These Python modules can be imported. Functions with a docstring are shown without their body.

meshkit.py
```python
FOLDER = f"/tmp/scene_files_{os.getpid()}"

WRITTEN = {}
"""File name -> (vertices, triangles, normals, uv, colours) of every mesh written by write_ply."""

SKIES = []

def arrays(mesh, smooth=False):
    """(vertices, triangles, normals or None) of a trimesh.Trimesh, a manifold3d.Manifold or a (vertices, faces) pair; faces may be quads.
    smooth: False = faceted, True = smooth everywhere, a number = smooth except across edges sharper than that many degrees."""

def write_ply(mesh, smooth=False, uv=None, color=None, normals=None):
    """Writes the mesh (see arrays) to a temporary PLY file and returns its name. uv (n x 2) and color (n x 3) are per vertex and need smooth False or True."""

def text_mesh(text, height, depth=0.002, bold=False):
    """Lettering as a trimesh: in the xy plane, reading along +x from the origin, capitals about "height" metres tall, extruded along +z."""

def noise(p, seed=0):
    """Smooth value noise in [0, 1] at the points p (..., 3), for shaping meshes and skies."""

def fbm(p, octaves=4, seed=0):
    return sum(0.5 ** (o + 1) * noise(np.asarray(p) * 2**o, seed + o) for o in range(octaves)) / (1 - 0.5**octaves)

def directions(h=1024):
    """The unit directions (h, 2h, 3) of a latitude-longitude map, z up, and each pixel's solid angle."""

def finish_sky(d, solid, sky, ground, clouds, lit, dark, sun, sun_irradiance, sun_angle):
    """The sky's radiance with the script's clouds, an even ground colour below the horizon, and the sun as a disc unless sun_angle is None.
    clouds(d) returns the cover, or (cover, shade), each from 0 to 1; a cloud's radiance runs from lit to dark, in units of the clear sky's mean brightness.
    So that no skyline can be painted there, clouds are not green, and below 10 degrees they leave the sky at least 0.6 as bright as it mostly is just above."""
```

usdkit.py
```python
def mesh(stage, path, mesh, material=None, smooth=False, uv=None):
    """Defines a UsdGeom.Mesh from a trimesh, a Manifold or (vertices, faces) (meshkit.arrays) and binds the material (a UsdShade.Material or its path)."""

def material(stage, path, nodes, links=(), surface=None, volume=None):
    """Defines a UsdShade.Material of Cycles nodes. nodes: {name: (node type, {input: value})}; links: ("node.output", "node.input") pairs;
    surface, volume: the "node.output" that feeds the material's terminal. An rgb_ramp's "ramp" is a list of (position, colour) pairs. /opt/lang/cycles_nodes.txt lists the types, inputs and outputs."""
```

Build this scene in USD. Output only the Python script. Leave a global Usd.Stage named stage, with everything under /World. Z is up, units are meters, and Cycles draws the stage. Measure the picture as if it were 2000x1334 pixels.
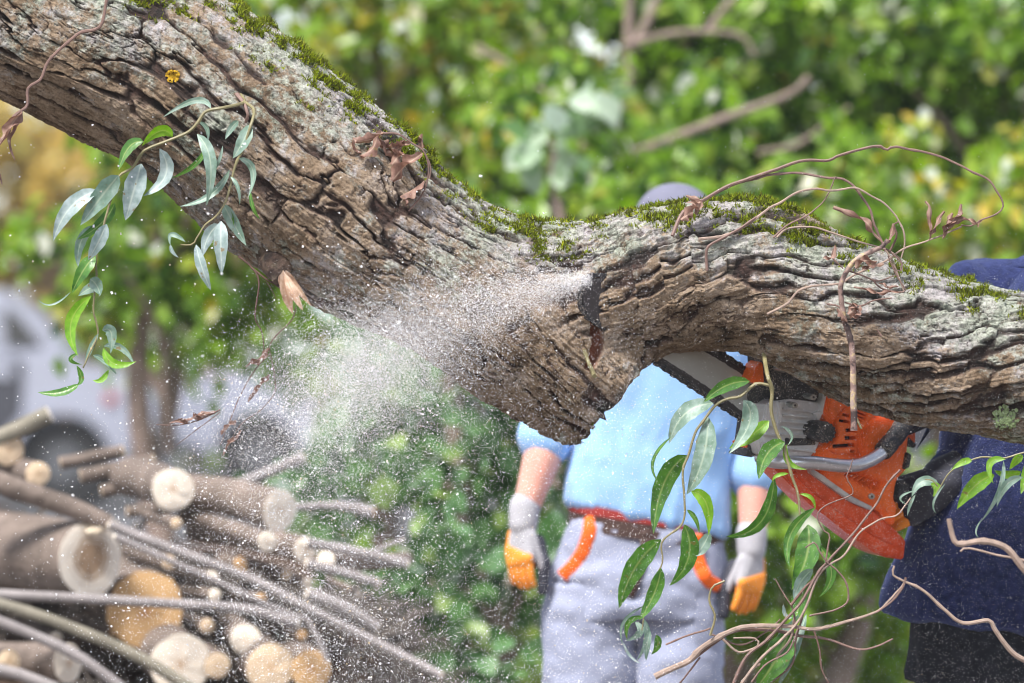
import math, numpy as np, trimesh, usdkit, meshkit, manifold3d as m3
from shapely.geometry import Polygon, LineString
from pxr import Usd, UsdGeom, UsdLux, UsdShade, Gf, Sdf, Vt
from meshkit import noise, fbm

stage = Usd.Stage.CreateInMemory()
UsdGeom.SetStageUpAxis(stage, 'Z')
UsdGeom.Xform.Define(stage, '/World'); UsdGeom.Scope.Define(stage, '/World/Looks')
rng = np.random.default_rng(7)
# ------------------------------------------------------------------ camera, sky, sun
CAMZ, DIST = 1.42, 10.0
cam = UsdGeom.Camera.Define(stage, '/World/camera')
cam.AddTranslateOp().Set(Gf.Vec3d(0, -DIST, CAMZ)); cam.AddRotateXOp().Set(90.0)
cam.CreateFocalLengthAttr(180.0); cam.CreateHorizontalApertureAttr(36.0); cam.CreateVerticalApertureAttr(24.0)
cam.CreateFStopAttr(3.2); cam.CreateFocusDistanceAttr(9.86); cam.CreateExposureAttr(1.08)
SUN = np.array([-0.34, -0.47, 0.92]); SUN /= np.linalg.norm(SUN)
dome = UsdLux.DomeLight.Define(stage, '/World/sky')
skym = usdkit.material(stage, '/World/Looks/sky_air', {
    's': ('sky_texture', {'sky_type': 'single_scattering', 'sun_disc': False, 'sun_elevation': float(math.asin(SUN[2])), 'sun_rotation': float(math.atan2(SUN[0], SUN[1]))}),
    'h': ('hsv', {'saturation': 0.50, 'value': 1.15}), 'b': ('background_shader', {'strength': 0.108})},
    [('s.color', 'h.color'), ('h.color', 'b.color')], surface='b.background')
UsdShade.MaterialBindingAPI.Apply(dome.GetPrim()).Bind(skym)
dome.GetPrim().SetCustomDataByKey('kind', 'structure')
sun = UsdLux.DistantLight.Define(stage, '/World/sun')
sun.CreateIntensityAttr(0.95); sun.CreateAngleAttr(13.0); sun.CreateColorAttr(Gf.Vec3f(1, 0.97, 0.93)); sun.CreateNormalizeAttr(True)
sun.AddRotateXYZOp().Set(Gf.Vec3f(math.degrees(math.acos(SUN[2])), 0, math.degrees(math.atan2(SUN[0], -SUN[1]))))

# ------------------------------------------------------------------ helpers
def P(px, py, Y=0.0):
    k = (DIST + Y) / DIST / 1000
    return np.array([(px - 1000) * k, Y, CAMZ + (667 - py) * k])
def PP(pts, Y):
    return np.array([P(p[0], p[1], p[2] if len(p) > 2 else Y) for p in pts])
used = {}
def uniq(parent, name):
    k = (parent, name); n = used.get(k, 0); used[k] = n + 1
    return f'{parent}/{name}' + (f'_{n:03d}' if n else '')
base_of = {}
def tag(prim, label=None, cat=None, group=None, kind=None):
    for k, v in (('label', label), ('category', cat), ('group', group), ('kind', kind)):
        if v: prim.SetCustomDataByKey(k, v)
    return prim
def thing(name, label, cat, loc=(0, 0, 0), group=None, kind=None):
    x = UsdGeom.Xform.Define(stage, uniq('/World', name)); x.AddTranslateOp().Set(Gf.Vec3d(*map(float, loc)))
    base_of[str(x.GetPath())] = np.array(loc, float)
    return tag(x.GetPrim(), label, cat, group, kind)
def part(name, mesh, mat, parent=None, smooth=40, attrs=None, label=None, kind=None):
    pp = str(parent.GetPath()) if parent else '/World'
    b = base_of.get(pp, np.zeros(3)); path = uniq(pp, name); base_of[path] = b
    if attrs and smooth not in (True, False): smooth = True
    v, f, n = meshkit.arrays(mesh, smooth)
    g = UsdGeom.Mesh.Define(stage, path)
    g.CreatePointsAttr(Vt.Vec3fArray.FromNumpy((v - b).astype(np.float32)))
    g.CreateFaceVertexCountsAttr(Vt.IntArray.FromNumpy(np.full(len(f), 3, np.int32)))
    g.CreateFaceVertexIndicesAttr(Vt.IntArray.FromNumpy(f.astype(np.int32).ravel())); g.CreateSubdivisionSchemeAttr('none')
    if n is not None:
        g.CreateNormalsAttr(Vt.Vec3fArray.FromNumpy(n.astype(np.float32))); g.SetNormalsInterpolation('vertex')
    for k, a in (attrs or {}).items():
        UsdGeom.PrimvarsAPI(g).CreatePrimvar(k, Sdf.ValueTypeNames.FloatArray, 'vertex').Set(Vt.FloatArray.FromNumpy(np.asarray(a, np.float32)))
    UsdShade.MaterialBindingAPI.Apply(g.GetPrim()).Bind(M[mat])
    return tag(g.GetPrim(), label, None, None, kind)
def unit(v): v = np.asarray(v, float); return v / max(np.linalg.norm(v), 1e-12)
def rnd(n, per, seed=0): return {'rnd': np.repeat(np.random.default_rng(900 + seed).random(n), per)}
def spline(p, n):
    p = np.asarray(p, float)
    if len(p) < 3:
        t = np.linspace(0, 1, n)[:, None]; return p[0] * (1 - t) + p[-1] * t
    from scipy.interpolate import PchipInterpolator
    d = np.r_[0, np.cumsum(np.linalg.norm(np.diff(p, axis=0), axis=1))]
    q = np.vstack([2 * p[0] - p[1], p, 2 * p[-1] - p[-2]])
    out = []
    for s in np.linspace(0, d[-1], n):
        i = min(np.searchsorted(d, s, 'right') - 1, len(p) - 2); t = (s - d[i]) / max(d[i + 1] - d[i], 1e-9)
        a, b, c, e = q[i], q[i + 1], q[i + 2], q[i + 3]
        out.append(.5 * (2 * b + (c - a) * t + (2 * a - 5 * b + 4 * c - e) * t * t + (3 * b - a - 3 * c + e) * t ** 3))
    return np.array(out)
def tube(p, r, k=8, rough=0.0, seed=0, cap=True):
    p = np.asarray(p, float); n = len(p); r = np.broadcast_to(np.asarray(r, float), (n,))
    T = np.gradient(p, axis=0); T /= np.maximum(np.linalg.norm(T, axis=1, keepdims=True), 1e-12)
    N = np.cross(T[0], [0.3, 1, 0.2]); N = unit(N); V = []
    for i in range(n):
        N = unit(N - T[i] * (N @ T[i])); B = np.cross(T[i], N); a = np.arange(k) * 2 * np.pi / k
        V.append(p[i] + r[i] * (np.cos(a)[:, None] * N + np.sin(a)[:, None] * B))
    V = np.concatenate(V)
    if rough:
        c = np.repeat(p, k, 0); V = c + (V - c) * (1 + rough * (2 * fbm(V / max(r.mean(), 1e-6) * 0.8, 3, seed) - 1))[:, None]
    F = []
    for i in range(n - 1):
        for j in range(k):
            a, b = i * k + j, i * k + (j + 1) % k
            F += [(a, b, b + k), (a, b + k, a + k)]
    if cap:
        V = np.vstack([V, p[0], p[-1]])
        F += [(n * k, (j + 1) % k, j) for j in range(k)] + [(n * k + 1, (n - 1) * k + j, (n - 1) * k + (j + 1) % k) for j in range(k)]
    return trimesh.Trimesh(V, np.array(F), process=False)
cat_ = trimesh.util.concatenate
def ball(c, r, n=16): return m3.Manifold.sphere(float(r), n).translate([float(x) for x in c])
def hull(*bs): return m3.Manifold.batch_hull([ball(c, r, 14) for c, r in bs])
def chain_hull(joints): return [hull(joints[i], joints[i + 1]) for i in range(len(joints) - 1)]
def tm(man):
    m = man.to_mesh(); return trimesh.Trimesh(m.vert_properties[:, :3], m.tri_verts, process=False)
def flesh(parts, edge=0.02, it=10, rough=0, scale=20, seed=0):
    m = m3.Manifold.batch_boolean(parts, m3.OpType.Add).refine_to_length(edge)
    t = tm(m); t = trimesh.Trimesh(t.vertices, t.faces, process=True)
    trimesh.smoothing.filter_taubin(t, lamb=0.5, nu=0.51, iterations=it)
    if rough: t.vertices = t.vertices + t.vertex_normals * (rough * (2 * fbm(t.vertices * scale, 3, seed) - 1))[:, None]
    return t
def loft(rings, k=40):
    """rings: (centre, half width vector, half depth vector) -> closed Manifold"""
    a = np.arange(k) * 2 * np.pi / k; V = []
    for c, hx, hy in rings:
        ca, sa = np.sign(np.cos(a)) * abs(np.cos(a)) ** .85, np.sign(np.sin(a)) * abs(np.sin(a)) ** .85
        V.append(np.asarray(c) + ca[:, None] * np.asarray(hx) + sa[:, None] * np.asarray(hy))
    n = len(rings); V = np.vstack(V + [[rings[0][0]], [rings[-1][0]]]); F = []
    for i in range(n - 1):
        for j in range(k):
            p, q = i * k + j, i * k + (j + 1) % k
            F += [(p, q, q + k), (p, q + k, p + k)]
    F += [(n * k, (j + 1) % k, j) for j in range(k)] + [(n * k + 1, (n - 1) * k + j, (n - 1) * k + (j + 1) % k) for j in range(k)]
    t = trimesh.Trimesh(V, F, process=False)
    if t.volume < 0: t.invert()
    return m3.Manifold(m3.Mesh(t.vertices.astype(np.float32), t.faces.astype(np.uint32)))

# ------------------------------------------------------------------ materials
M = {}
def mat(name, nodes, links, surface='p.BSDF', volume=None):
    M[name] = usdkit.material(stage, '/World/Looks/' + name, nodes, links, surface=surface, volume=volume)
def plain(name, col, rough=.5, spec=.5, var=.25, scale=30, bump=0.0, bscale=200, bdist=.001, **kw):
    c = np.array(col)
    nodes = {'g': ('geometry', {}), 'n': ('noise_texture', {'scale': scale, 'detail': 5, 'roughness': .65}),
             'r': ('rgb_ramp', {'ramp': [(.25, c * (1 - var)), (.5, c), (.75, np.minimum(c * (1 + var), 1))]}),
             'p': ('principled_bsdf', {'roughness': rough, 'specular_ior_level': spec, **kw})}
    links = [('g.position', 'n.vector'), ('n.fac', 'r.fac'), ('r.color', 'p.base_color')]
    if bump:
        nodes |= {'bn': ('noise_texture', {'scale': bscale, 'detail': 4}), 'b': ('bump', {'strength': bump, 'distance': bdist})}
        links += [('g.position', 'bn.vector'), ('bn.fac', 'b.height'), ('b.normal', 'p.normal')]
    mat(name, nodes, links)
def dusty(name, col, rough, amount=.5, **kw):
    c = np.array(col)
    mat(name, {'g': ('geometry', {}), 'n': ('noise_texture', {'scale': 22, 'detail': 6, 'roughness': .7}), 'r': ('rgb_ramp', {'ramp': [(.3, c * .72), (.5, c), (.7, np.minimum(c * 1.12, 1))]}),
        'd': ('noise_texture', {'scale': 330, 'detail': 3, 'roughness': .8}), 'a': ('math', {'math_type': 'multiply_add', 'value2': .55}), 'dm': ('map_range', {'from_min': .93 - .1 * amount, 'from_max': 1.0, 'to_min': 0.0, 'to_max': .85, 'clamp': True}),
        'm': ('mix', {'color2': (.62, .52, .42)}), 'rr': ('map_range', {'from_min': 0.0, 'from_max': 1.0, 'to_min': rough, 'to_max': .9}), 'b': ('bump', {'strength': .12, 'distance': .002}), 'p': ('principled_bsdf', kw)},
        [('g.position', 'n.vector'), ('g.position', 'd.vector'), ('n.fac', 'r.fac'), ('n.fac', 'a.value1'), ('d.fac', 'a.value3'), ('a.value', 'dm.value'), ('r.color', 'm.color1'), ('dm.result', 'm.fac'), ('m.color', 'p.base_color'), ('dm.result', 'rr.value'), ('rr.result', 'p.roughness'), ('d.fac', 'b.height'), ('b.normal', 'p.normal')])
def leafmat(name, ramp, rough=.38, trans=.35, rib=None, spec=.5):
    nodes = {'g': ('geometry', {}), 'r': ('rgb_ramp', {'ramp': ramp}), 'p': ('principled_bsdf', {'roughness': rough, 'specular_ior_level': spec}),
             't': ('translucent_bsdf', {}), 'm': ('mix_closure', {'fac': trans}), 'br': ('hsv', {'saturation': 1.15, 'value': 1.5})}
    links = [('p.BSDF', 'm.closure1'), ('t.BSDF', 'm.closure2')]
    if rib is None:
        nodes['a'] = ('attribute', {'attribute': 'rnd'})
        links += [('a.fac', 'r.fac'), ('r.color', 'p.base_color'), ('r.color', 'br.color'), ('br.color', 't.color')]
    else:
        nodes |= {'n': ('noise_texture', {'scale': 60, 'detail': 4}), 'n9': ('noise_texture', {'scale': 75, 'detail': 3}), 's9': ('map_range', {'from_min': .66, 'from_max': .72, 'to_min': 0.0, 'to_max': .8, 'clamp': True}), 'b9': ('mix', {'color2': (.20, .13, .045)}), 'a': ('attribute', {'attribute': 'rib'}), 'mx': ('mix', {'color2': rib}),
                  'mr': ('map_range', {'from_min': 0.0, 'from_max': 0.16, 'to_min': .75, 'to_max': 0.0, 'clamp': True}),
                  'w': ('wave_texture', {'wave_type': 'bands', 'scale': 130, 'distortion': 4, 'detail': 2}), 'b': ('bump', {'strength': .25, 'distance': .0008})}
        links += [('g.position', 'n.vector'), ('n.fac', 'r.fac'), ('r.color', 'mx.color1'), ('a.fac', 'mr.value'), ('mr.result', 'mx.fac'), ('g.position', 'n9.vector'), ('n9.fac', 's9.value'), ('s9.result', 'b9.fac'), ('mx.color', 'b9.color1'), ('b9.color', 'p.base_color'),
                  ('b9.color', 'br.color'), ('br.color', 't.color'), ('g.position', 'w.vector'), ('w.fac', 'b.height'), ('b.normal', 'p.normal')]
    mat(name, nodes, links, surface='m.closure')
# bark: plate (0 fissure .. 1 plate top), lichen, fresh (cut wood)
def barkmat(name, gain=1.0):
    G = lambda *c: tuple(np.array(c) * gain)
    mat(name, {
        'g': ('geometry', {}), 'ap': ('attribute', {'attribute': 'plate'}), 'al': ('attribute', {'attribute': 'lichen'}), 'af': ('attribute', {'attribute': 'fresh'}),
        'n1': ('noise_texture', {'scale': 8, 'detail': 8, 'roughness': .72}), 'n2': ('noise_texture', {'scale': 60, 'detail': 8, 'roughness': .8}),
        'n3': ('noise_texture', {'scale': 190, 'detail': 6, 'roughness': .8}), 'n4': ('noise_texture', {'scale': 20, 'detail': 8, 'roughness': .75}), 'n5': ('noise_texture', {'scale': 34, 'detail': 8, 'roughness': .8}),
        'fis': ('rgb_ramp', {'ramp': [(.36, G(.020, .022, .017)), (.45, G(.045, .034, .032)), (.53, G(.12, .055, .055)), (.60, G(.20, .085, .075)), (.66, G(.26, .15, .12))]}),
        'pl': ('rgb_ramp', {'ramp': [(.34, G(.10, .066, .042)), (.44, G(.26, .18, .115)), (.54, G(.40, .295, .205)), (.66, G(.46, .37, .30))]}),
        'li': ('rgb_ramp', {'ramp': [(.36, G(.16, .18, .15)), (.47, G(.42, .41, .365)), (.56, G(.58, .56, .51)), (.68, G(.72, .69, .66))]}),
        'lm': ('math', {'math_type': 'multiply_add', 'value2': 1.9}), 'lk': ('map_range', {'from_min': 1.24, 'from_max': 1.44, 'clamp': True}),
        'lh': ('rgb_ramp', {'ramp': [(.42, (.95, 1.03, .94)), (.5, (1, 1, 1)), (.58, (1.04, .98, 1.10))]}), 'lx': ('mix', {'mix_type': 'multiply', 'fac': 1.0}), 'm1': ('mix', {}), 'm2': ('mix', {}), 'dk': ('mix', {'mix_type': 'multiply', 'fac': .9}), 'dr': ('rgb_ramp', {'ramp': [(.36, (.22, .2, .19)), (.46, (.85, .85, .84)), (.7, (1.2, 1.2, 1.18))]}),
        'al2': ('math', {'math_type': 'multiply_add', 'value2': -.16}), 'ar': ('map_range', {'from_min': .44, 'from_max': .50, 'to_min': 0.0, 'to_max': .6, 'clamp': True}), 'm4': ('mix', {'color2': (.028, .034, .024)}),
        'm3': ('mix', {'color2': (.30, .12, .075)}), 'sm': ('math', {'math_type': 'multiply_add', 'value2': 1.2}), 'b': ('bump', {'strength': 1.0, 'distance': .007}),
        'p': ('principled_bsdf', {'roughness': .85, 'specular_ior_level': .25})},
        [('g.position', x + '.vector') for x in ('n1', 'n2', 'n3', 'n4', 'n5')] +
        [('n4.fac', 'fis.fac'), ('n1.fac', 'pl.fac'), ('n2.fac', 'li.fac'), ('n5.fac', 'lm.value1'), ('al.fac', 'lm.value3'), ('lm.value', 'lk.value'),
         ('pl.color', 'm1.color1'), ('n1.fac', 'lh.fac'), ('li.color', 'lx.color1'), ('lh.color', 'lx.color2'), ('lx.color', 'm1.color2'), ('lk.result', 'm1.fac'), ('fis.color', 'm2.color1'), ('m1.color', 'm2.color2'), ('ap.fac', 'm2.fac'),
         ('ap.fac', 'al2.value1'), ('n4.fac', 'al2.value3'), ('al2.value', 'ar.value'), ('ar.result', 'm4.fac'), ('m2.color', 'm4.color1'),
         ('m4.color', 'dk.color1'), ('n3.fac', 'dr.fac'), ('dr.color', 'dk.color2'), ('dk.color', 'm3.color1'), ('af.fac', 'm3.fac'), ('m3.color', 'p.base_color'),
         ('n2.fac', 'sm.value1'), ('n3.fac', 'sm.value3'), ('sm.value', 'b.height'), ('b.normal', 'p.normal')])
barkmat('bark', 1.0)
leafmat('moss', [(0, (.04, .04, .012)), (.3, (.10, .10, .022)), (.6, (.14, .18, .018)), (.88, (.27, .33, .03)), (1, (.44, .44, .07))], rough=.8, trans=.55, spec=.2)
plain('twig_bark', (.165, .10, .082), .6, .4, .35, 60, .6, 500)
plain('twig_pale', (.27, .195, .155), .6, .4, .35, 60, .6, 500)
plain('twig_green', (.19, .165, .08), .5, .5, .3, 50, .3, 400)
plain('twig_dark', (.13, .075, .06), .7, .3, .5, 60, .8, 300)
mat('peeled_stick', {'g': ('geometry', {}), 'n': ('noise_texture', {'scale': 26, 'detail': 5, 'roughness': .6}), 'r': ('rgb_ramp', {'ramp': [(.42, (.045, .028, .026)), (.46, (.16, .10, .085)), (.56, (.25, .17, .145)), (.60, (.42, .31, .16)), (.66, (.30, .22, .19))]}), 'p': ('principled_bsdf', {'roughness': .8}), 'b': ('bump', {'strength': .8, 'distance': .004})},
    [('g.position', 'n.vector'), ('n.fac', 'r.fac'), ('r.color', 'p.base_color'), ('n.fac', 'b.height'), ('b.normal', 'p.normal')])
leafmat('dry_leaf', [(.3, (.11, .055, .04)), (.5, (.22, .12, .09)), (.7, (.34, .22, .17))], rough=.6, trans=.2, rib=(.42, .30, .22))
leafmat('leaf_green', [(.3, (.045, .125, .022)), (.5, (.07, .185, .03)), (.7, (.11, .25, .04))], rough=.3, trans=.3, rib=(.30, .38, .12))
leafmat('leaf_bright', [(.3, (.13, .30, .02)), (.5, (.19, .40, .03)), (.7, (.26, .48, .05))], rough=.38, trans=.45, rib=(.35, .46, .10))
leafmat('leaf_grey', [(.3, (.12, .20, .145)), (.5, (.19, .28, .22)), (.7, (.28, .37, .32))], rough=.42, trans=.2, rib=(.40, .48, .36))
leafmat('leaf_pale', [(.3, (.17, .24, .22)), (.5, (.26, .33, .32)), (.7, (.36, .43, .43))], rough=.45, trans=.2, rib=(.5, .57, .5))
leafmat('splinter', [(.3, (.34, .20, .13)), (.5, (.55, .38, .27)), (.7, (.68, .52, .40))], rough=.6, trans=.1, rib=(.45, .25, .16))
mat('sawdust', {'g': ('attribute', {'attribute': 'rnd'}), 'r': ('rgb_ramp', {'ramp': [(0, (.80, .62, .36)), (.05, (.88, .80, .68)), (.16, (.91, .90, .90)), (1, (.92, .92, .95))]}), 'p': ('diffuse_bsdf', {}), 't': ('translucent_bsdf', {}), 'm': ('mix_closure', {'fac': .4})},
    [('g.fac', 'r.fac'), ('r.color', 'p.color'), ('r.color', 't.color'), ('p.BSDF', 'm.closure1'), ('t.BSDF', 'm.closure2')], surface='m.closure')
plain('soil', (.075, .05, .038), .95, .1, .5, 6, .6, 30, .02)
plain('asphalt', (.085, .085, .09), .9, .2, .3, 4, .3, 60, .01)
leafmat('grass', [(0, (.10, .19, .02)), (.5, (.22, .36, .03)), (1, (.40, .46, .08))], rough=.6, trans=.4)
plain('car_paint', (.29, .30, .36), .22, .6, .03, 2, coat_weight=.6)
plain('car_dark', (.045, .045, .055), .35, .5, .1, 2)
plain('car_glass', (.02, .022, .026), .08, .8, .05, 2)
plain('rubber', (.02, .02, .021), .8, .3, .3, 20)
plain('alloy', (.16, .16, .17), .35, .5, .1, 10, metallic=.8)
plain('tail_lamp', (.35, .05, .04), .2, .6, .1, 10)
# saw
dusty('orange_plastic', (.93, .16, .02), .28, .5, coat_weight=.25)
dusty('red_plastic', (.74, .085, .02), .24, .8, coat_weight=.3)
dusty('black_plastic', (.024, .024, .028), .48, .9)
dusty('cast_metal', (.58, .57, .58), .42, .7, metallic=.3)
plain('handle_metal', (.62, .62, .66), .28, .5, .1, 40, .1, 300, metallic=.75)
plain('steel_bolt', (.6, .62, .60), .25, .5, .2, 100, metallic=.9)
mat('bar_steel', {'g': ('geometry', {}), 'n': ('noise_texture', {'scale': 24, 'detail': 6, 'roughness': .7}), 'w': ('attribute', {'attribute': 'edge'}),
    'a': ('math', {'math_type': 'multiply_add', 'value2': .42}), 'r': ('rgb_ramp', {'ramp': [(.93, (.40, .40, .385)), (.965, (.05, .045, .048))]}),
    'p': ('principled_bsdf', {'roughness': .42, 'metallic': .35})},
    [('g.position', 'n.vector'), ('n.fac', 'a.value1'), ('w.fac', 'a.value3'), ('a.value', 'r.fac'), ('r.color', 'p.base_color')])
# people
plain('skin', (.60, .30, .235), .5, .4, .12, 14, .15, 300, subsurface_weight=.15, subsurface_scale=.01)
plain('shirt_blue', (.27, .45, .74), .9, .1, .07, 8, .3, 900, sheen_weight=.2)
plain('trouser_grey', (.29, .31, .41), .9, .1, .07, 9, .3, 800)
plain('trim_orange', (.85, .14, .02), .8, .2, .08, 20)
plain('belt_brown', (.055, .028, .022), .6, .4, .3, 30)
plain('band_red', (.25, .025, .02), .7, .3, .2, 30)
plain('glove_grey', (.37, .36, .385), .9, .1, .1, 20, .3, 500)
plain('glove_orange', (.80, .27, .035), .7, .3, .15, 30, .3, 300)
plain('glove_dark', (.035, .036, .05), .7, .3, .3, 30)
plain('cap_cloth', (.15, .15, .20), .9, .1, .08, 20)
plain('fleece_navy', (.021, .027, .082), 1.0, .05, .5, 60, 1.0, 300, .005, sheen_weight=.22, sheen_tint=(.5, .6, 1))
plain('trouser_black', (.018, .019, .024), .95, .1, .4, 40, .6, 400, .002)
plain('hair', (.06, .035, .02), .6, .4, .3, 60)
plain('eye', (.7, .68, .65), .2, .5, .1, 10)
plain('shoe', (.03, .025, .02), .7, .3, .3, 30)
# logs
plain('log_bark', (.165, .13, .11), .9, .2, .45, 14, .9, 60, .006)
plain('stick_bark', (.24, .215, .21), .8, .3, .3, 14, .6, 90, .003)
plain('stick_green', (.20, .18, .14), .8, .3, .3, 14, .6, 90, .003)
def cutmat(name, a, b):
    mat(name, {'r': ('attribute', {'attribute': 'rad'}), 'g': ('geometry', {}), 'n': ('noise_texture', {'scale': 18, 'detail': 5}), 'ma': ('math', {'math_type': 'multiply_add', 'value2': .35}),
        's': ('math', {'math_type': 'multiply', 'value2': 42.0}), 'si': ('math', {'math_type': 'sine'}), 'mr': ('map_range', {'from_min': -1.0, 'from_max': 1.0, 'to_min': -.13, 'to_max': .10}),
        'ad': ('math', {'math_type': 'add'}), 'c': ('rgb_ramp', {'ramp': [(.62, b), (.82, a), (1.0, a), (1.12, b)] if 'heart' in name else [(.1, b), (.42, a), (1.0, a), (1.12, b)]}), 'p': ('principled_bsdf', {'roughness': .85})},
        [('g.position', 'n.vector'), ('n.fac', 'ma.value1'), ('r.fac', 'ma.value3'), ('ma.value', 's.value1'), ('s.value', 'si.value1'), ('si.value', 'mr.value'),
         ('mr.result', 'ad.value1'), ('ma.value', 'ad.value2'), ('ad.value', 'c.fac'), ('c.color', 'p.base_color')])
cutmat('cut_pale', (.80, .70, .58), (.50, .30, .16)); cutmat('cut_heart', (.80, .71, .60), (.36, .24, .15)); cutmat('cut_tan', (.66, .50, .34), (.46, .28, .15)); cutmat('cut_orange', (.58, .36, .17), (.42, .21, .09))
# background foliage
GR = [(0, (.022, .075, .022)), (.25, (.035, .125, .018)), (.5, (.06, .175, .02)), (.75, (.09, .21, .025)), (.93, (.16, .25, .03)), (1, (.42, .30, .03))]
YG = [(0, (.04, .085, .015)), (.3, (.09, .17, .02)), (.55, (.16, .21, .02)), (.8, (.30, .25, .025)), (.93, (.50, .30, .04)), (1, (.52, .22, .05))]
BG = [(0, (.02, .07, .04)), (.35, (.03, .11, .045)), (.7, (.055, .16, .06)), (.9, (.09, .2, .09)), (1, (.2, .28, .06))]
AU = [(0, (.16, .10, .03)), (.4, (.30, .20, .035)), (.75, (.45, .28, .05)), (1, (.20, .2, .04))]
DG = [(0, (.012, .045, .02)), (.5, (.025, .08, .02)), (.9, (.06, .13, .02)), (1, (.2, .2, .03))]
GR = [(0, (.03, .085, .03)), (.2, (.085, .20, .025)), (.45, (.18, .36, .03)), (.68, (.24, .46, .04)), (.86, (.30, .50, .08)), (.93, (.36, .50, .10)), (.955, (.62, .46, .08)), (.965, (.60, .70, .62)), (1, (.64, .72, .68))]
YG = [(0, (.08, .13, .03)), (.25, (.20, .33, .035)), (.55, (.30, .44, .05)), (.74, (.46, .47, .07)), (.88, (.62, .42, .07)), (.93, (.62, .66, .55)), (1, (.64, .68, .62))]
BG = [(0, (.03, .06, .03)), (.3, (.08, .18, .05)), (.6, (.15, .30, .10)), (.85, (.20, .36, .18)), (.93, (.30, .42, .10)), (1, (.45, .56, .48))]
AU = [(0, (.22, .17, .06)), (.4, (.46, .34, .09)), (.75, (.62, .46, .13)), (1, (.34, .36, .1))]
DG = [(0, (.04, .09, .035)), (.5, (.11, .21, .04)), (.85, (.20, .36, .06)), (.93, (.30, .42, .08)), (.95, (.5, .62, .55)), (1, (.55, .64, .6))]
sc_ = lambda R, k: [(a, tuple(x * k for x in c)) for a, c in R]
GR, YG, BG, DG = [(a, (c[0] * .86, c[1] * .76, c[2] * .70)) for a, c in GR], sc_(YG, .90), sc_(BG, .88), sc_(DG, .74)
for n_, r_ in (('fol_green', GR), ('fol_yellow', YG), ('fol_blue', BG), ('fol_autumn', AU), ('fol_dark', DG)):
    leafmat(n_, r_, rough=.36, trans=.45, spec=.45)
leafmat('fol_lime', [(0, (.12, .24, .02)), (.4, (.24, .42, .03)), (.8, (.36, .50, .06)), (.95, (.5, .5, .1)), (1, (.5, .56, .4))], rough=.4, trans=.45)
leafmat('fol_pale', [(0, (.10, .2, .06)), (.5, (.30, .40, .26)), (1, (.5, .58, .46))], rough=.4, trans=.3)
plain('branch_bark', (.22, .165, .14), .85, .2, .3, 20, .5, 60, .005)
plain('trunk_dark', (.10, .085, .075), .9, .2, .3, 12, .5, 40, .01)

# ------------------------------------------------------------------ ground
def terrain(x, y):
    s = lambda a, b, t: np.clip((t - a) / (b - a), 0, 1) ** 2 * (3 - 2 * np.clip((t - a) / (b - a), 0, 1))
    left = .66 * s(2.0, 3.3, y) * (1 - s(8.5, 12, y)) * (1 - s(-.45, .10, x)) * s(-5.5, -3.2, x)
    right = .75 * s(5.5, 11.0, y) * s(.2, 1.0, x) * (1 - s(14, 20, y))
    return left + right + .06 * (fbm(np.stack([x * 1.3, y * 1.3, 0 * x], -1), 3, 3) - .5) * s(2, 4, y)
gx = np.r_[-400, -120, -40, -14, np.arange(-7, 7.01, .14), 14, 40, 120, 400]; gy = np.r_[-60, -14, -6, -2, np.arange(1, 21, .16), 24, 30, 45, 80, 200, 600]
X, Yg = np.meshgrid(gx, gy, indexing='ij'); Z = terrain(X, Yg)
idx = np.arange(X.size).reshape(X.shape)
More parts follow.
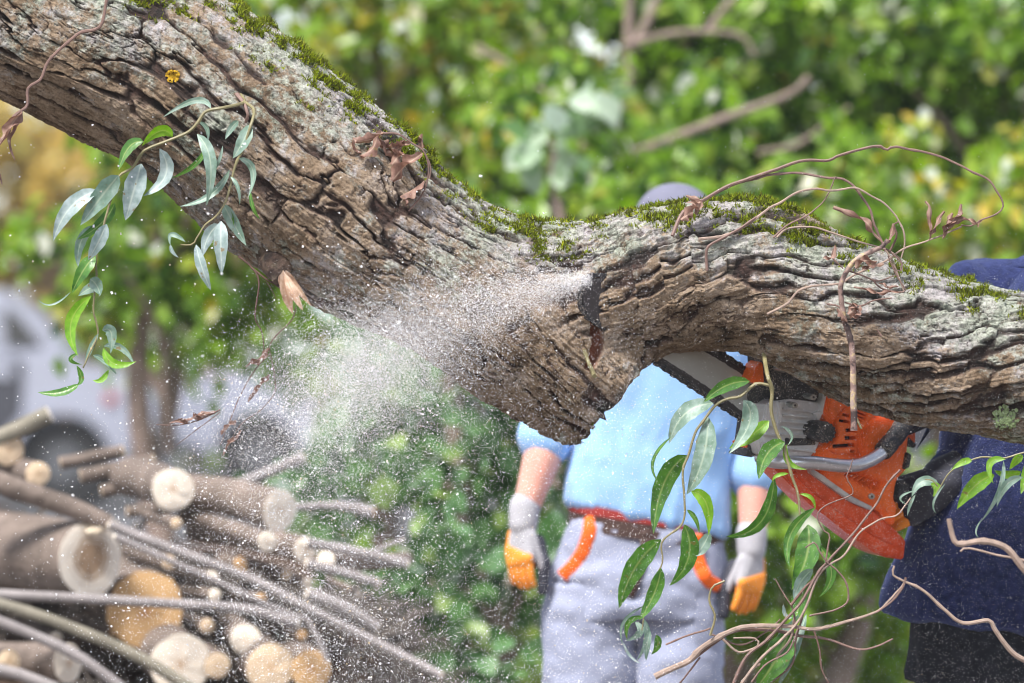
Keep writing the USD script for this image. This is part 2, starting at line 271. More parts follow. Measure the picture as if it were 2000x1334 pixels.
gf = np.stack([idx[:-1, :-1], idx[1:, :-1], idx[1:, 1:], idx[:-1, 1:]], -1).reshape(-1, 4)
tag(part('ground', (np.stack([X, Yg, Z], -1).reshape(-1, 3), gf), 'soil', smooth=True), 'dark brown earth bank and ground strewn with chips behind the trunk', 'ground', kind='structure')
road = np.array([[-60, 26, .012], [60, 26, .012], [60, 52, .012], [-60, 52, .012]])
tag(part('road', (road, np.array([[0, 1, 2, 3]])), 'asphalt', smooth=False), 'grey asphalt parking strip under the far cars', 'road', kind='structure')

# ------------------------------------------------------------------ the sawn limb
AX_A = [(-760, -470, 185), (-420, -270, 184), (-150, -118, 180), (100, 45, 178), (340, 155, 187), (585, 345, 196), (725, 447, 182), (840, 520, 163), (930, 580, 160), (1010, 650, 150), (1095, 722, 128), (1200, 800, 112), (1300, 880, 100)]
AX_B = [(1000, 565, 95), (1060, 562, 120), (1180, 568, 132), (1300, 547, 143), (1400, 537, 148), (1500, 553, 146), (1600, 604, 147), (1720, 655, 150), (1850, 695, 145), (2000, 724, 140), (2250, 775, 138), (2500, 830, 135)]
def axis(A, n):
    q = spline(np.array([[*P(a, b, 0), r / 1000] for a, b, r in A]), n); return q[:, :3], q[:, 3]
cA, rA = axis(AX_A, 34); cB, rB = axis(AX_B, 30)
def tube_sd(p, c, r):
    best = np.full(len(p), 9.); s_ = np.zeros(len(p)); ang = np.zeros(len(p)); L = np.r_[0, np.cumsum(np.linalg.norm(np.diff(c, axis=0), axis=1))]
    for i in range(len(c) - 1):
        d = c[i + 1] - c[i]; t = np.clip(((p - c[i]) @ d) / (d @ d), 0, 1)
        q = p - c[i] - t[:, None] * d; dist = np.sqrt((q * q).sum(1)) - (r[i] + t * (r[i + 1] - r[i]))
        m = dist < best; best[m] = dist[m]; s_[m] = (L[i] + t * (L[i + 1] - L[i]))[m]
        up = np.cross(unit(d), [0, -1, 0]); up = -up if up[2] < 0 else up
        ang[m] = np.arctan2(q[m] @ up, -q[m, 1])
    return best, s_, ang
CUTN = unit([.78, .10, -.62]); CUTP = P(1196, 784, 0)
KB = .07
def sd_all(p, full=False):
    a, sa, ta = tube_sd(p, cA, rA); b, sb, tb = tube_sd(p, cB, rB)
    cut = (p - CUTP) @ CUTN + .012 * (2 * fbm(p * 30, 3, 5) - 1)
    a = np.maximum(a, cut)
    h = np.clip(.5 + .5 * (b - a) / KB, 0, 1)
    d = b * (1 - h) + a * h - KB * h * (1 - h)
    return (d, h, sa, ta, sb, tb, cut) if full else d
def surface_net(lo, hi, e):
    ax = [np.arange(l, h, e) for l, h in zip(lo, hi)]; shp = tuple(len(a) for a in ax)
    g = np.stack(np.meshgrid(*ax, indexing='ij'), -1).reshape(-1, 3); D = np.empty(len(g))
    for i in range(0, len(g), 400000): D[i:i + 400000] = sd_all(g[i:i + 400000])
    D = D.reshape(shp); ins = D < 0
    cells = tuple(n - 1 for n in shp); cnt = np.zeros(cells); acc = np.zeros(cells + (3,))
    off = [(0, 0, 0), (1, 0, 0), (0, 1, 0), (1, 1, 0), (0, 0, 1), (1, 0, 1), (0, 1, 1), (1, 1, 1)]
    sl = lambda o: tuple(slice(o[k], o[k] + cells[k]) for k in range(3))
    for i, a in enumerate(off):
        for b in off[i + 1:]:
            if sum(abs(x - y) for x, y in zip(a, b)) != 1: continue
            da, db = D[sl(a)], D[sl(b)]; m = (da < 0) != (db < 0); t = np.where(m, da / np.where(m, da - db, 1), 0)
            acc += np.where(m[..., None], np.array(a) + t[..., None] * (np.array(b) - np.array(a)), 0); cnt += m
    act = cnt > 0; ID = np.full(cells, -1); ID[act] = np.arange(act.sum())
    V = (np.argwhere(act) + acc[act] / cnt[act][:, None]) * e + np.array(lo); F = []
    for k in range(3):
        i, j = (k + 1) % 3, (k + 2) % 3
        s0 = [slice(None)] * 3; s1 = [slice(None)] * 3; s0[k] = slice(0, -1); s1[k] = slice(1, None)
        a, b = ins[tuple(s0)], ins[tuple(s1)]
        for sign in (0, 1):
            E = np.argwhere((a & ~b) if sign else (~a & b)); E = E[(E[:, i] > 0) & (E[:, j] > 0) & (E[:, i] < cells[i]) & (E[:, j] < cells[j])]
            o = np.eye(3, dtype=int); q = [ID[tuple((E - x).T)] for x in (o[i] + o[j], o[j], 0 * o[i], o[i])]
            F.append(np.stack(q if sign else q[::-1], 1))
    F = np.vstack(F); return V, np.vstack([F[:, [0, 1, 2]], F[:, [0, 2, 3]]])
def vor(u, v, seed):
    iu, iv = np.floor(u).astype(np.int64), np.floor(v).astype(np.int64)
    f1 = np.full(u.shape, 9.); f2 = f1.copy(); cid = np.zeros(u.shape); du = np.zeros(u.shape); dv = np.zeros(u.shape)
    H = lambda a, b, k: (np.sin(a * 127.1 + b * 311.7 + k * 74.7 + seed) * 43758.5453) % 1
    for a in (-1, 0, 1):
        for b in (-1, 0, 1):
            x, y = iu + a, iv + b; ox, oy = x + .1 + .8 * H(x, y, 1), y + .1 + .8 * H(x, y, 2)
            d = np.hypot(u - ox, v - oy); c = H(x, y, 3); m = d < f1
            f2 = np.where(m, f1, np.minimum(f2, d)); f1 = np.where(m, d, f1); cid = np.where(m, c, cid); du = np.where(m, u - ox, du); dv = np.where(m, v - oy, dv)
    return f1, f2, cid, du, dv
sst = lambda a, b, t: (lambda x: x * x * (3 - 2 * x))(np.clip((t - a) / (b - a), 0, 1))
S0 = P(1490, 795, .175); TIP = P(1139, 562, -.151)
U_ = unit(TIP - S0); NA_ = np.array([-.6, .77, .106]); NA_ = unit(NA_ - U_ * (NA_ @ U_)); W_ = unit(np.cross(NA_, U_)); N_ = np.cross(U_, W_)   # saw axes: bar, up, away
def bark_height(s, t, p, seed, lw, tw):
    w1 = fbm(p * 5, 3, seed) - .5; w2 = fbm(p * 6, 4, seed + 9) - .5; w3 = fbm(p * 30, 4, seed + 4) - .5; w4 = fbm(p * 14, 3, seed + 6) - .5
    fib = fbm(np.stack([s * 16, t * 150, 0 * s], -1), 4, seed + 7) - .5; fib2 = fbm(np.stack([s * 45, t * 260, 0 * s], -1), 3, seed + 8) - .5
    u = s / lw + 1.5 * w1 + .4 * w4 + .35 * w3; v = t / tw + 2.0 * w2 + .6 * w4 + .45 * w3 + .5 * fib
    f1, f2, cid, du, dv = vor(u, v, seed * 3.3)
    e = f2 - f1 + .26 * w3
    deep = sst(.30, .62, fbm(np.stack([s * 4, t * 16, 0 * s], -1) + 3, 3, seed + 2))         # fissures open and close along their length
    wd = .04 + .38 * deep ** 1.6 * sst(.35, .6, fbm(p * 4.5, 3, seed + 30))
    plate = sst(wd * .25, wd + .05, e); plate = 1 - (1 - plate) * (.25 + .75 * deep)
    g1, g2, c2, _, _ = vor(u * 2.6 + 7, v * 2.4 + 1.5 * w3, seed + 1.7)
    on = sst(.45, .6, fbm(p * 11, 2, seed + 12))
    crack = 1 - (1 - sst(.0, .09, g2 - g1 + .12 * w3)) * on
    h = .0115 * plate + .005 * (cid - .5) * plate + .006 * plate * (np.clip(dv, -.6, .6) * np.sign(cid - .35)) + .0035 * plate * (crack - 1) + .0035 * plate * (c2 - .5) * (1 - .5 * on)
    h = h + .006 * fib * (1.15 - .5 * plate) + .0035 * fib2 + .0035 * (fbm(p * 70, 3, seed + 3) - .5) * (.5 + plate) + .0022 * (fbm(p * np.array([190, 190, 190]), 2, seed + 5) - .5)
    return h, np.clip(plate * (.35 + .65 * crack) - .5 * np.clip(-w3 - .12, 0, 1) * 2, 0, 1)
V0, F0 = surface_net((-1.62, -.25, .42), (1.52, .25, 2.55), .0135)
t0 = trimesh.Trimesh(V0, F0, process=False)
if t0.volume < 0: t0.invert()
trimesh.smoothing.filter_laplacian(t0, iterations=2)
vv, ff = np.array(t0.vertices), np.array(t0.faces)
for _ in range(2): vv, ff = trimesh.remesh.subdivide(vv, ff)
nf = np.cross(vv[ff[:, 1]] - vv[ff[:, 0]], vv[ff[:, 2]] - vv[ff[:, 0]]); nf /= np.linalg.norm(nf, axis=1, keepdims=True) + 1e-12; mf = vv[ff].mean(1)
vis = np.nonzero((nf[:, 1] < .12) & (abs(mf[:, 0]) < 1.04) & (mf[:, 2] < 2.14))[0]
vv, ff = trimesh.remesh.subdivide(vv, ff, vis)
nrm = np.array(trimesh.Trimesh(vv, ff, process=False).vertex_normals)
for _ in range(2): vv = vv - nrm * np.clip(sd_all(vv), -.02, .02)[:, None]
tb_ = trimesh.Trimesh(vv, ff, process=False); trimesh.smoothing.filter_laplacian(tb_, iterations=1); vv = np.array(tb_.vertices); nrm = np.array(tb_.vertex_normals)
d_, hmix, sa, ta, sb, tb, cutd = sd_all(vv, True)
hA, pA = bark_height(sa, ta * .178 + .05 * sa, vv, 2, .30, .044)
hB, pB = bark_height(sb, tb * .145 - .42 * sb, vv, 5, .24, .039)
hm = sst(.15, .85, hmix)
H_ = hA * hm + hB * (1 - hm); PL = pA * hm + pB * (1 - hm)
endf = sst(-.02, -.004, cutd) * (hmix > .5)
H_ = H_ * (1 - .6 * endf) + .004 * (fbm(vv * 60, 3, 8) - .5) + .02 * (fbm(vv * 6, 2, 3) - .5) - .012
topness = sst(.25, .9, nrm[:, 2])
big = fbm(vv * np.array([3.5, 3.5, 3.5]), 3, 21)
xx = vv[:, 0]
mossw = np.interp(xx, [-1.5, -.75, -.6, -.35, -.22, -.1, .05, .2, .38, .45, .57, .6, .8, 1.5], [.6, 1, 1, .95, .8, .75, .62, .45, .45, .9, .85, .35, .35, .4])
MO0 = topness * .46 * mossw + .62 * fbm(vv * 17, 4, 31) - .02
# the kerf
rel = vv - TIP; aN = rel @ N_; aW = rel @ W_; aU = rel @ U_
kerf = (1 - sst(.003, .0052, abs(aN))) * sst(-.135, -.125, aW) * (1 - sst(.048, .054, aW)) * (aU < .05) * (aU > -.25) * (nrm[:, 1] < .15)
H_ = H_ - .022 * kerf
vv = vv + nrm * H_[:, None]
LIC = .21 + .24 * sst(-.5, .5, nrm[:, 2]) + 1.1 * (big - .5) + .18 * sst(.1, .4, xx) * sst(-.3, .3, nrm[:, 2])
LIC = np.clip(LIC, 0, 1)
FR = np.maximum(kerf, 0)
nz2 = np.array(trimesh.Trimesh(vv, ff, process=False).vertex_normals)[:, 2]
MO = sst(.50, .60, MO0 + .16 * sst(.45, .95, nz2) * (nrm[:, 2] > .30) - .05) * (nrm[:, 2] > .22)
limb_base = P(-1650, 2087, 0)
limb = thing('willow_tree', 'thick mossy willow trunk with deeply fissured bark being sawn through across the picture', 'tree', (-2.45, 0, 0))
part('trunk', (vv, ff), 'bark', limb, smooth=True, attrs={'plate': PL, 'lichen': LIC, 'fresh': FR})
# standing foot of the tree, left of the picture
ft = spline([[-2.5, .02, -.05], [-2.47, .01, .8], [-2.35, 0, 1.6], [-2.05, 0, 2.2], [-1.6, 0, 2.42]], 90); ftr = np.interp(np.linspace(0, 1, 90), [0, .06, .3, 1], [.36, .29, .25, .175])
foot = tube(ft, ftr, 120, .12, 4); fv = foot.vertices
part('lower_trunk', foot, 'bark', limb, smooth=True, attrs={'plate': sst(.4, .55, fbm(fv * np.array([22, 22, 6]), 3, 3)), 'lichen': np.full(len(fv), .4), 'fresh': np.zeros(len(fv))})
# moss tufts
fc = vv[ff].mean(1); fn_ = np.cross(vv[ff[:, 1]] - vv[ff[:, 0]], vv[ff[:, 2]] - vv[ff[:, 0]]); fa = np.linalg.norm(fn_, axis=1); fn_ /= fa[:, None] + 1e-12
mw = MO[ff].mean(1) * fa * (fc[:, 0] > -1.3) * (fc[:, 1] < .16); mw[fc[:, 0] > 1.2] = 0; mw *= .06 + np.clip(fbm(fc * 38, 2, 12) - .38, 0, 1) ** 1.3 * 6
pick = rng.choice(len(fc), 90000, p=mw / mw.sum())
o = fc[pick] + rng.normal(0, .0014, (len(pick), 3)); dr = fn_[pick] * .8 + rng.normal(0, .55, (len(pick), 3)) + [0, 0, .35]; dr /= np.linalg.norm(dr, axis=1, keepdims=True)
clump = fbm(o * 38, 2, 12); o = o + fn_[pick] * (.034 * np.clip(clump - .42, 0, .3) * rng.random(len(pick)))[:, None]
Ln = (.004 + .012 * np.clip(clump - .3, 0, 1) * rng.random(len(pick)) * 2)[:, None]
sd_ = np.cross(dr, rng.normal(0, 1, (len(pick), 3))); sd_ /= np.linalg.norm(sd_, axis=1, keepdims=True)
w_ = rng.uniform(.0010, .0022, (len(pick), 1))
mv = np.stack([o - sd_ * w_ - dr * .003, o + sd_ * w_ - dr * .003, o + dr * Ln], 1).reshape(-1, 3)
part('moss', (mv, np.arange(len(mv)).reshape(-1, 3)), 'moss', limb, smooth=False, attrs=rnd(len(pick), 3), kind='stuff', label='bright green moss in tufts along the top of the trunk')
tree_front = (lambda: None)
from scipy.spatial import cKDTree
fr = nrm[:, 1] < .1; KT = cKDTree(vv[fr][:, [0, 2]]); VF = vv[fr]
def surfY(px, py):
    p = P(px, py, -.17); ii = KT.query([p[0], p[2]], 6)[1]; return float(VF[ii, 1].min())
def rosette(px, py, r, n, seed, flat=.35):
    g = np.random.default_rng(seed); ms = []
    for _ in range(n):
        a, q = g.uniform(0, 6.28), r * g.random() ** .7; x, y = px + q * math.cos(a), py + q * math.sin(a) * .9
        c = P(x, y, surfY(x, y) - .001); s = trimesh.creation.icosphere(1, g.uniform(.05, .13) * r / 1000); s.vertices *= [g.uniform(.7, 1.4), flat, g.uniform(.7, 1.4)]; s.vertices += c + g.normal(0, .0006, s.vertices.shape); ms.append(s)
    return cat_(ms)
plain('lichen_yellow', (.62, .40, .04), .9, .1, .3, 150); plain('lichen_green', (.27, .34, .17), .9, .1, .4, 120)
part('lichen', rosette(337, 149, 14, 90, 3), 'lichen_yellow', limb, label='small yellow lichen rosette on the left part of the trunk')
part('lichen', rosette(1965, 815, 26, 170, 4), 'lichen_green', limb, label='grey green lichen patch low on the right part of the trunk')

# ------------------------------------------------------------------ twigs and leaves
def twig(pts, w0, w1, Y=0., seed=0, k=7, dens=9):
    q = PP(pts, Y); L = np.linalg.norm(np.diff(q, axis=0), axis=1).sum(); n = max(8, int(L / .001 / dens))
    c = spline(q, n); g = np.random.default_rng(seed + 17); 
    c = c + .0018 * (np.stack([fbm(c * 40 + i * 7.7, 2, seed + i) for i in range(3)], 1) - .5) * np.linspace(0.2, 1, n)[:, None] * 2
    r = np.linspace(w0, w1, n) / 2000
    for _ in range(max(1, n // 12)):
        i = g.integers(1, n - 1); r[i] *= 1.25
    return tube(c, r, k, .12, seed)
def leaf(b, c, t, w, Y, seed=0, tilt=None, fold=.28, n=11, dY=None):
    g = np.random.default_rng(seed + 101)
    b, c, t = (np.array(x[:2], float) for x in (b, c, t)); s = np.linspace(0, 1, n)[:, None]
    q = (1 - s) ** 2 * b + 2 * s * (1 - s) * c + s * s * t; d = 2 * (1 - s) * (c - b) + 2 * s * (t - c); d /= np.linalg.norm(d, axis=1, keepdims=True) + 1e-9
    nr = np.stack([-d[:, 1], d[:, 0]], 1); s = s[:, 0]
    prof = np.clip(np.sin(np.pi * np.clip(s, 0, 1) ** .78), 0, 1) ** .75; prof = np.maximum(prof, .06); prof[-1] = .02
    prof *= 1 + .05 * np.sin(s * 23 + g.uniform(0, 6))
    tw = (g.uniform(-.55, .55) if tilt is None else tilt) + g.uniform(-.5, .5) * s
    L = np.linalg.norm(t - b); dd = (g.uniform(-.1, .1) if dY is None else dY) * L
    mids, outs = [], []
    V, R = [], []
    for i in range(n):
        yc = Y + (dd * s[i] + .10 * L * math.sin(math.pi * s[i])* (1 if seed % 2 else -1)) / 1000
        for k in (-1, -.5, 0, .5, 1):
            h = k * prof[i] * w / 2
            V.append(P(*(q[i] + nr[i] * h * math.cos(tw[i])), yc + (h * math.sin(tw[i]) - fold * abs(h)) / 1000)); R.append(abs(k))
    F = [(i * 5 + j, i * 5 + j + 1, i * 5 + j + 6, i * 5 + j + 5) for i in range(n - 1) for j in range(4)]
    return (np.array(V), np.array(F)), np.array(R)
def add_leaf(root, spec, Y, i, name='leaf'):
    b, c, t, w, m = spec[:5]; y = spec[5] if len(spec) > 5 else Y + .02 * math.sin(i * 2.4)
    ms, R = leaf(b, c, t, w, y, seed=i * 7 + 3)
    part(name, ms, m, root, smooth=True, attrs={'rib': R})
    if w > 12:
        b, c = np.array(b, float), np.array(c, float); d = (b - c) / (np.linalg.norm(b - c) + 1e-9)
def curl(pts, w, Y, seed=0, turns=2.0, n=26):
    """a dry, rolled leaf: a strip that twists about its own line"""
    c = spline(PP(pts, Y), n); T = np.gradient(c, axis=0); T /= np.linalg.norm(T, axis=1, keepdims=True); g = np.random.default_rng(seed + 55); V, R = [], []
    ph = g.uniform(0, 6)
    for i in range(n):
        s = i / (n - 1); a = ph + turns * 2 * s + .8 * math.sin(5 * s + ph); A = unit(np.cross(T[i], [0, 1, 0])); B = np.cross(T[i], A); X_ = math.cos(a) * A + math.sin(a) * B; Z_ = np.cross(T[i], X_)
        ww = w / 2000 * max(.08, math.sin(math.pi * min(.98, s * .9 + .08)) ** .7) * (1 + .25 * math.sin(17 * s + ph))
        for k in (-1, -.5, 0, .5, 1): V.append(c[i] + X_ * ww * k + Z_ * ww * (.75 * k * k)); R.append(abs(k))
    F = [(i * 5 + j, i * 5 + j + 1, i * 5 + j + 6, i * 5 + j + 5) for i in range(n - 1) for j in range(4)]
    return (np.array(V), np.array(F)), np.array(R)
def dry(root, pts, w, Y, seed, turns=2., name='dry_leaf', m='dry_leaf'):
    ms, R = curl(pts, w, Y, seed, turns); part(name, ms, m, root, smooth=True, attrs={'rib': R})
G_, B_, Y_, A_ = 'leaf_green', 'leaf_grey', 'leaf_bright', 'leaf_pale'
# sprig over the left trunk
sA = thing('willow_sprig', 'leafy willow sprig with grey green leaves hanging in front of the left trunk', 'sprig', P(478, 195, -.19))
ya = -.25
part('stem', twig([(470, 185, -.17), (476, 200, -.2), (440, 210, ya), (402, 218, ya), (386, 240, ya), (368, 258, ya), (335, 272, ya), (290, 290, ya), (275, 302, ya), (258, 328, ya), (232, 345, ya), (218, 385, ya), (203, 440, ya), (188, 500, ya), (188, 545, ya), (183, 600, ya), (191, 650, ya), (175, 690, ya), (162, 718, ya)], 7, 3.2, ya, 1), 'twig_green', sA)
part('stem', twig([(476, 198, -.2), (496, 215, -.22), (490, 245, ya), (475, 290, ya), (465, 310, ya), (455, 340, ya), (447, 375, ya), (440, 395, ya), (425, 420, ya), (402, 438, ya), (386, 462, ya), (376, 477, ya), (353, 478, ya)], 6.5, 3, ya, 2), 'twig_green', sA)
part('stem', twig([(462, 184, -.18), (475, 200, -.2), (484, 225, -.215), (480, 240, -.2)], 9, 5, ya, 3), 'twig_bark', sA)
LA = [((412, 212), (398, 172), (318, 229), 13, B_), ((337, 267), (318, 236), (277, 285), 24, Y_), ((280, 277), (248, 270), (232, 332), 24, G_), ((276, 320), (262, 370), (245, 430), 42, A_),
      ((312, 291), (352, 345), (280, 383), 30, A_), ((385, 262), (428, 300), (403, 402), 25, B_), ((388, 238), (412, 245), (405, 278), 9, B_), ((402, 288), (392, 325), (335, 348), 11, G_),
      ((466, 236), (452, 245), (440, 272), 14, B_), ((489, 243), (478, 275), (455, 309), 27, B_), ((466, 309), (512, 318), (485, 385), 16, B_), ((488, 372), (490, 410), (508, 428), 8, G_), ((448, 332), (425, 392), (352, 403), 15, B_),
      ((435, 285), (430, 320), (412, 340), 7, B_), ((436, 398), (452, 430), (481, 480), 24, B_), ((432, 432), (430, 470), (433, 537), 29, A_), ((428, 438), (402, 455), (396, 500), 25, A_),
      ((383, 478), (392, 525), (412, 567), 21, A_), ((362, 472), (322, 440), (333, 480), 10, B_), ((333, 478), (332, 492), (349, 503), 9, A_), ((232, 343), (205, 372), (157, 440), 40, B_), ((192, 372), (128, 388), (104, 470), 34, A_),
      ((224, 397), (208, 440), (150, 468), 26, G_), ((208, 438), (195, 470), (172, 508), 30, A_), ((182, 440), (146, 470), (153, 522), 20, B_), ((187, 500), (165, 515), (140, 573), 28, G_),
      ((176, 545), (190, 552), (196, 577), 26, B_), ((196, 560), (180, 556), (153, 578), 22, B_), ((178, 578), (112, 625), (152, 695), 25, Y_), ((152, 690), (120, 705), (160, 712), 9, G_), ((138, 570), (98, 612), (74, 585), 4, B_),
      ((200, 645), (226, 632), (216, 690), 25, B_), ((203, 676), (240, 665), (262, 712), 13, B_), ((202, 680), (212, 728), (266, 706), 18, Y_), ((182, 694), (205, 698), (228, 732), 11, B_), ((212, 722), (200, 752), (181, 742), 11, Y_),
      ((150, 714), (168, 745), (150, 752), 11, G_), ((154, 750), (120, 775), (74, 766), 17, G_), ((192, 652), (175, 680), (166, 712), 11, B_), ((450, 345), (470, 360), (468, 400), 8, B_), ((441, 400), (458, 425), (456, 440), 6, G_)]
for i, l in enumerate(LA): add_leaf(sA, l, ya, i)
# sprig hanging under the right limb
yb = -.16
sB = thing('willow_sprig', 'green leafy willow sprig hanging below the right limb beside the chainsaw', 'sprig', P(1492, 690, -.06))
part('stem', twig([(1490, 680, -.05), (1494, 705, -.09), (1500, 735, yb), (1508, 762, yb), (1506, 805, yb), (1520, 850, yb), (1530, 872, yb), (1545, 925, yb), (1558, 962, yb), (1563, 1015, yb)], 9.5, 4.5, yb, 5), 'twig_green', sB)
part('stem', twig([(1503, 753), (1476, 750), (1446, 774), (1420, 779), (1396, 793), (1372, 825), (1358, 845), (1344, 891), (1333, 920), (1337, 974), (1333, 1022), (1294, 1057), (1293, 1101), (1268, 1150), (1258, 1200), (1254, 1232)], 6.5, 2.6, yb, 6), 'twig_green', sB)
LB = [((1464, 745), (1415, 742), (1374, 786), 26, G_), ((1393, 788), (1325, 790), (1307, 866), 40, B_), ((1311, 853), (1248, 905), (1292, 948), 9, G_), ((1383, 815), (1384, 900), (1341, 966), 44, B_), ((1342, 890), (1285, 920), (1276, 1043), 40, G_),
      ((1350, 960), (1392, 965), (1384, 1045), 28, Y_), ((1386, 1040), (1372, 1075), (1355, 1085), 26, B_), ((1342, 996), (1362, 1008), (1366, 1042), 12, G_), ((1337, 1025), (1368, 1090), (1308, 1144), 44, G_), ((1291, 1054), (1232, 1095), (1209, 1188), 44, G_),
      ((1291, 1110), (1285, 1160), (1248, 1212), 28, G_), ((1262, 1182), (1195, 1210), (1218, 1262), 7, B_), ((1218, 1255), (1225, 1285), (1252, 1296), 6, A_), ((1256, 1205), (1215, 1205), (1225, 1250), 12, G_), ((1258, 1210), (1275, 1245), (1243, 1292), 14, B_), ((1270, 1232), (1262, 1260), (1262, 1290), 14, B_), ((1282, 1240), (1292, 1262), (1272, 1278), 18, G_),
      ((1240, 1215), (1270, 1235), (1222, 1252), 16, B_), ((1452, 782), (1490, 815), (1424, 886), 34, B_), ((1502, 822), (1470, 852), (1424, 876), 30, Y_), ((1533, 864), (1490, 872), (1482, 936), 34, G_), ((1526, 832), (1562, 848), (1536, 872), 8, B_), ((1536, 868), (1525, 912), (1576, 917), 12, Y_),
      ((1540, 925), (1512, 925), (1508, 940), 8, Y_), ((1512, 932), (1508, 1048), (1418, 1048), 30, G_), ((1562, 965), (1592, 965), (1592, 995), 8, Y_), ((1592, 992), (1520, 1040), (1542, 1108), 20, G_), ((1578, 1025), (1590, 1080), (1546, 1152), 48, G_), ((1588, 1112), (1560, 1130), (1550, 1172), 26, B_), ((1596, 1062), (1650, 1120), (1600, 1166), 20, G_),
      ((1575, 1140), (1560, 1180), (1550, 1225), 40, G_), ((1542, 1232), (1520, 1290), (1476, 1345), 54, G_), ((1520, 1240), (1545, 1230), (1560, 1200), 16, B_), ((1575, 1200), (1545, 1290), (1520, 1340), 22, B_), ((1530, 1180), (1530, 1210), (1548, 1206), 8, A_), ((1580, 1080), (1575, 1110), (1592, 1130), 7, Y_)]
for i, l in enumerate(LB): add_leaf(sB, l, yb, i + 60)
# sprig from the right edge
yc = -.1
sC = thing('willow_sprig', 'bright green willow sprig reaching in from the right edge over the navy fleece', 'sprig', P(2030, 880, yc))
part('stem', twig([(2060, 870), (2000, 884), (1960, 895), (1916, 893), (1874, 909), (1852, 925), (1838, 950), (1830, 962)], 4.5, 2.5, yc, 8), 'twig_green', sC)
part('stem', twig([(1832, 950), (1820, 938), (1806, 936)], 3, 2, yc, 9), 'twig_green', sC)
LC = [((1898, 901), (1885, 895), (1858, 918), 14, Y_), ((1942, 928), (1905, 935), (1869, 994), 32, Y_), ((1964, 897), (1915, 890), (1940, 944), 15, Y_), ((1960, 900), (1965, 960), (1915, 1020), 11, B_), ((1917, 1015), (1898, 1040), (1912, 1050), 4, B_), ((1998, 932), (1958, 935), (1947, 990), 17, B_),
      ((1994, 921), (1970, 935), (1942, 919), 18, Y_), ((1998, 890), (1985, 895), (1972, 917), 18, Y_), ((2012, 895), (2005, 930), (1994, 965), 20, Y_), ((1834, 948), (1795, 922), (1781, 970), 22, B_), ((1786, 958), (1736, 972), (1776, 987), 5, B_), ((1788, 966), (1775, 985), (1772, 1008), 7, B_), ((1818, 945), (1840, 950), (1822, 970), 16, Y_), ((1846, 945), (1810, 985), (1829, 1003), 5, B_)]
for i, l in enumerate(LC): add_leaf(sC, l, yc, i + 120)
# bare twig tangle, lower right
z3 = lambda L: [(1300 + .35 * a[0], 867 + .35 * a[1]) for a in L]
sD = thing('twig_tangle', 'tangle of bare brown twigs crossing in front of the grey trousers and grass', 'twigs', P(1300, 1320, -.2))
yd = -.2
TD = [([(-60, 1300), (0, 1270), (130, 1210), (200, 1140), (330, 1060), (450, 1020), (600, 1015), (730, 1020), (830, 1035), (980, 1000), (1170, 940), (1250, 870), (1320, 790), (1340, 750)], 13, 3.5, 'twig_pale'),
      ([(130, 1215), (300, 1090), (400, 1040), (600, 1040), (740, 1070), (900, 1090), (1060, 1145), (1150, 1140), (1270, 1085)], 9, 3.5, 'twig_bark'), ([(360, 1380), (450, 1190), (560, 1100), (680, 970), (760, 880), (850, 720), (900, 660), (1030, 520), (1180, 330), (1230, 230), (1310, 148)], 7, 4, 'twig_bark'),
      ([(400, 1370), (530, 1200), (650, 1090), (760, 960), (850, 740), (920, 670), (1000, 620), (1080, 500), (1200, 420), (1290, 400), (1330, 350), (1370, 300)], 6.5, 3, 'twig_pale'), ([(895, 660), (905, 580), (915, 510), (880, 480), (845, 400), (900, 340), (1030, 290), (1045, 250), (1010, 190), (1030, 130), (1050, 80)], 3.5, 2, 'twig_bark'),
      ([(610, 750), (660, 840), (710, 920), (725, 1010)], 2, 4, 'twig_bark'), ([(780, 580), (830, 550), (860, 600), (900, 660), (960, 710), (1010, 780), (1015, 880), (930, 930), (800, 960)], 3, 4, 'twig_bark'), ([(540, 1360), (640, 1290), (710, 1220), (725, 1100), (760, 980), (800, 860), (850, 740)], 5, 3.5, 'twig_bark'),
      ([(500, 1240), (600, 1200), (700, 1080), (720, 960)], 6, 4, 'twig_pale'), ([(830, 1045), (860, 1150), (870, 1250), (920, 1360)], 4, 3, 'twig_dark'), ([(60, 1360), (130, 1270), (190, 1190)], 3, 4, 'twig_dark'), ([(0, 1120), (120, 1070), (250, 1030)], 3.5, 4, 'twig_bark'),
      ([(330, 765), (260, 800), (245, 880), (275, 960), (250, 1070)], 3.5, 5, 'twig_green'), ([(320, 1090), (400, 1160), (470, 1150), (520, 1120), (500, 1085), (380, 1085)], 5, 3.5, 'twig_pale'), ([(250, 1060), (420, 1120), (560, 1050), (640, 980)], 4, 3, 'twig_bark'), ([(700, 900), (780, 800), (870, 720), (930, 640)], 6, 3, 'twig_dark'), ([(480, 1330), (560, 1230), (680, 1160), (740, 1030)], 4, 3, 'twig_bark')]
for i, (L, a, b, m) in enumerate(TD): part('twig', twig(z3(L), a, b, yd + .012 * math.sin(i * 1.9), 20 + i), m, sD)
sE = thing('twig', 'wavy brown twig crossing the navy fleece, lower of the two twigs at the right edge', 'twig', P(2010, 1290, -.3))
part('stem', twig(z3([(2100, 1260), (2000, 1205), (1930, 1160), (1840, 1040), (1800, 985), (1660, 1000), (1560, 930), (1440, 820), (1340, 770), (1270, 730), (1275, 680)]), 11, 4, -.3, 40), 'twig_pale', sE)
part('side_twig', twig(z3([(1180, 940), (1260, 880), (1325, 800), (1340, 745)]), 3, 5, -.3, 41), 'twig_bark', sE)
sF = thing('twig', 'thick blurred brown twig nearest the camera at the right edge above the wavy twig', 'twig', P(2010, 1110, -.75))
part('stem', twig(z3([(2100, 820), (2000, 700), (1900, 580), (1770, 540), (1640, 560), (1600, 520), (1580, 420)]), 14, 9, -.75, 42), 'twig_pale', sF)
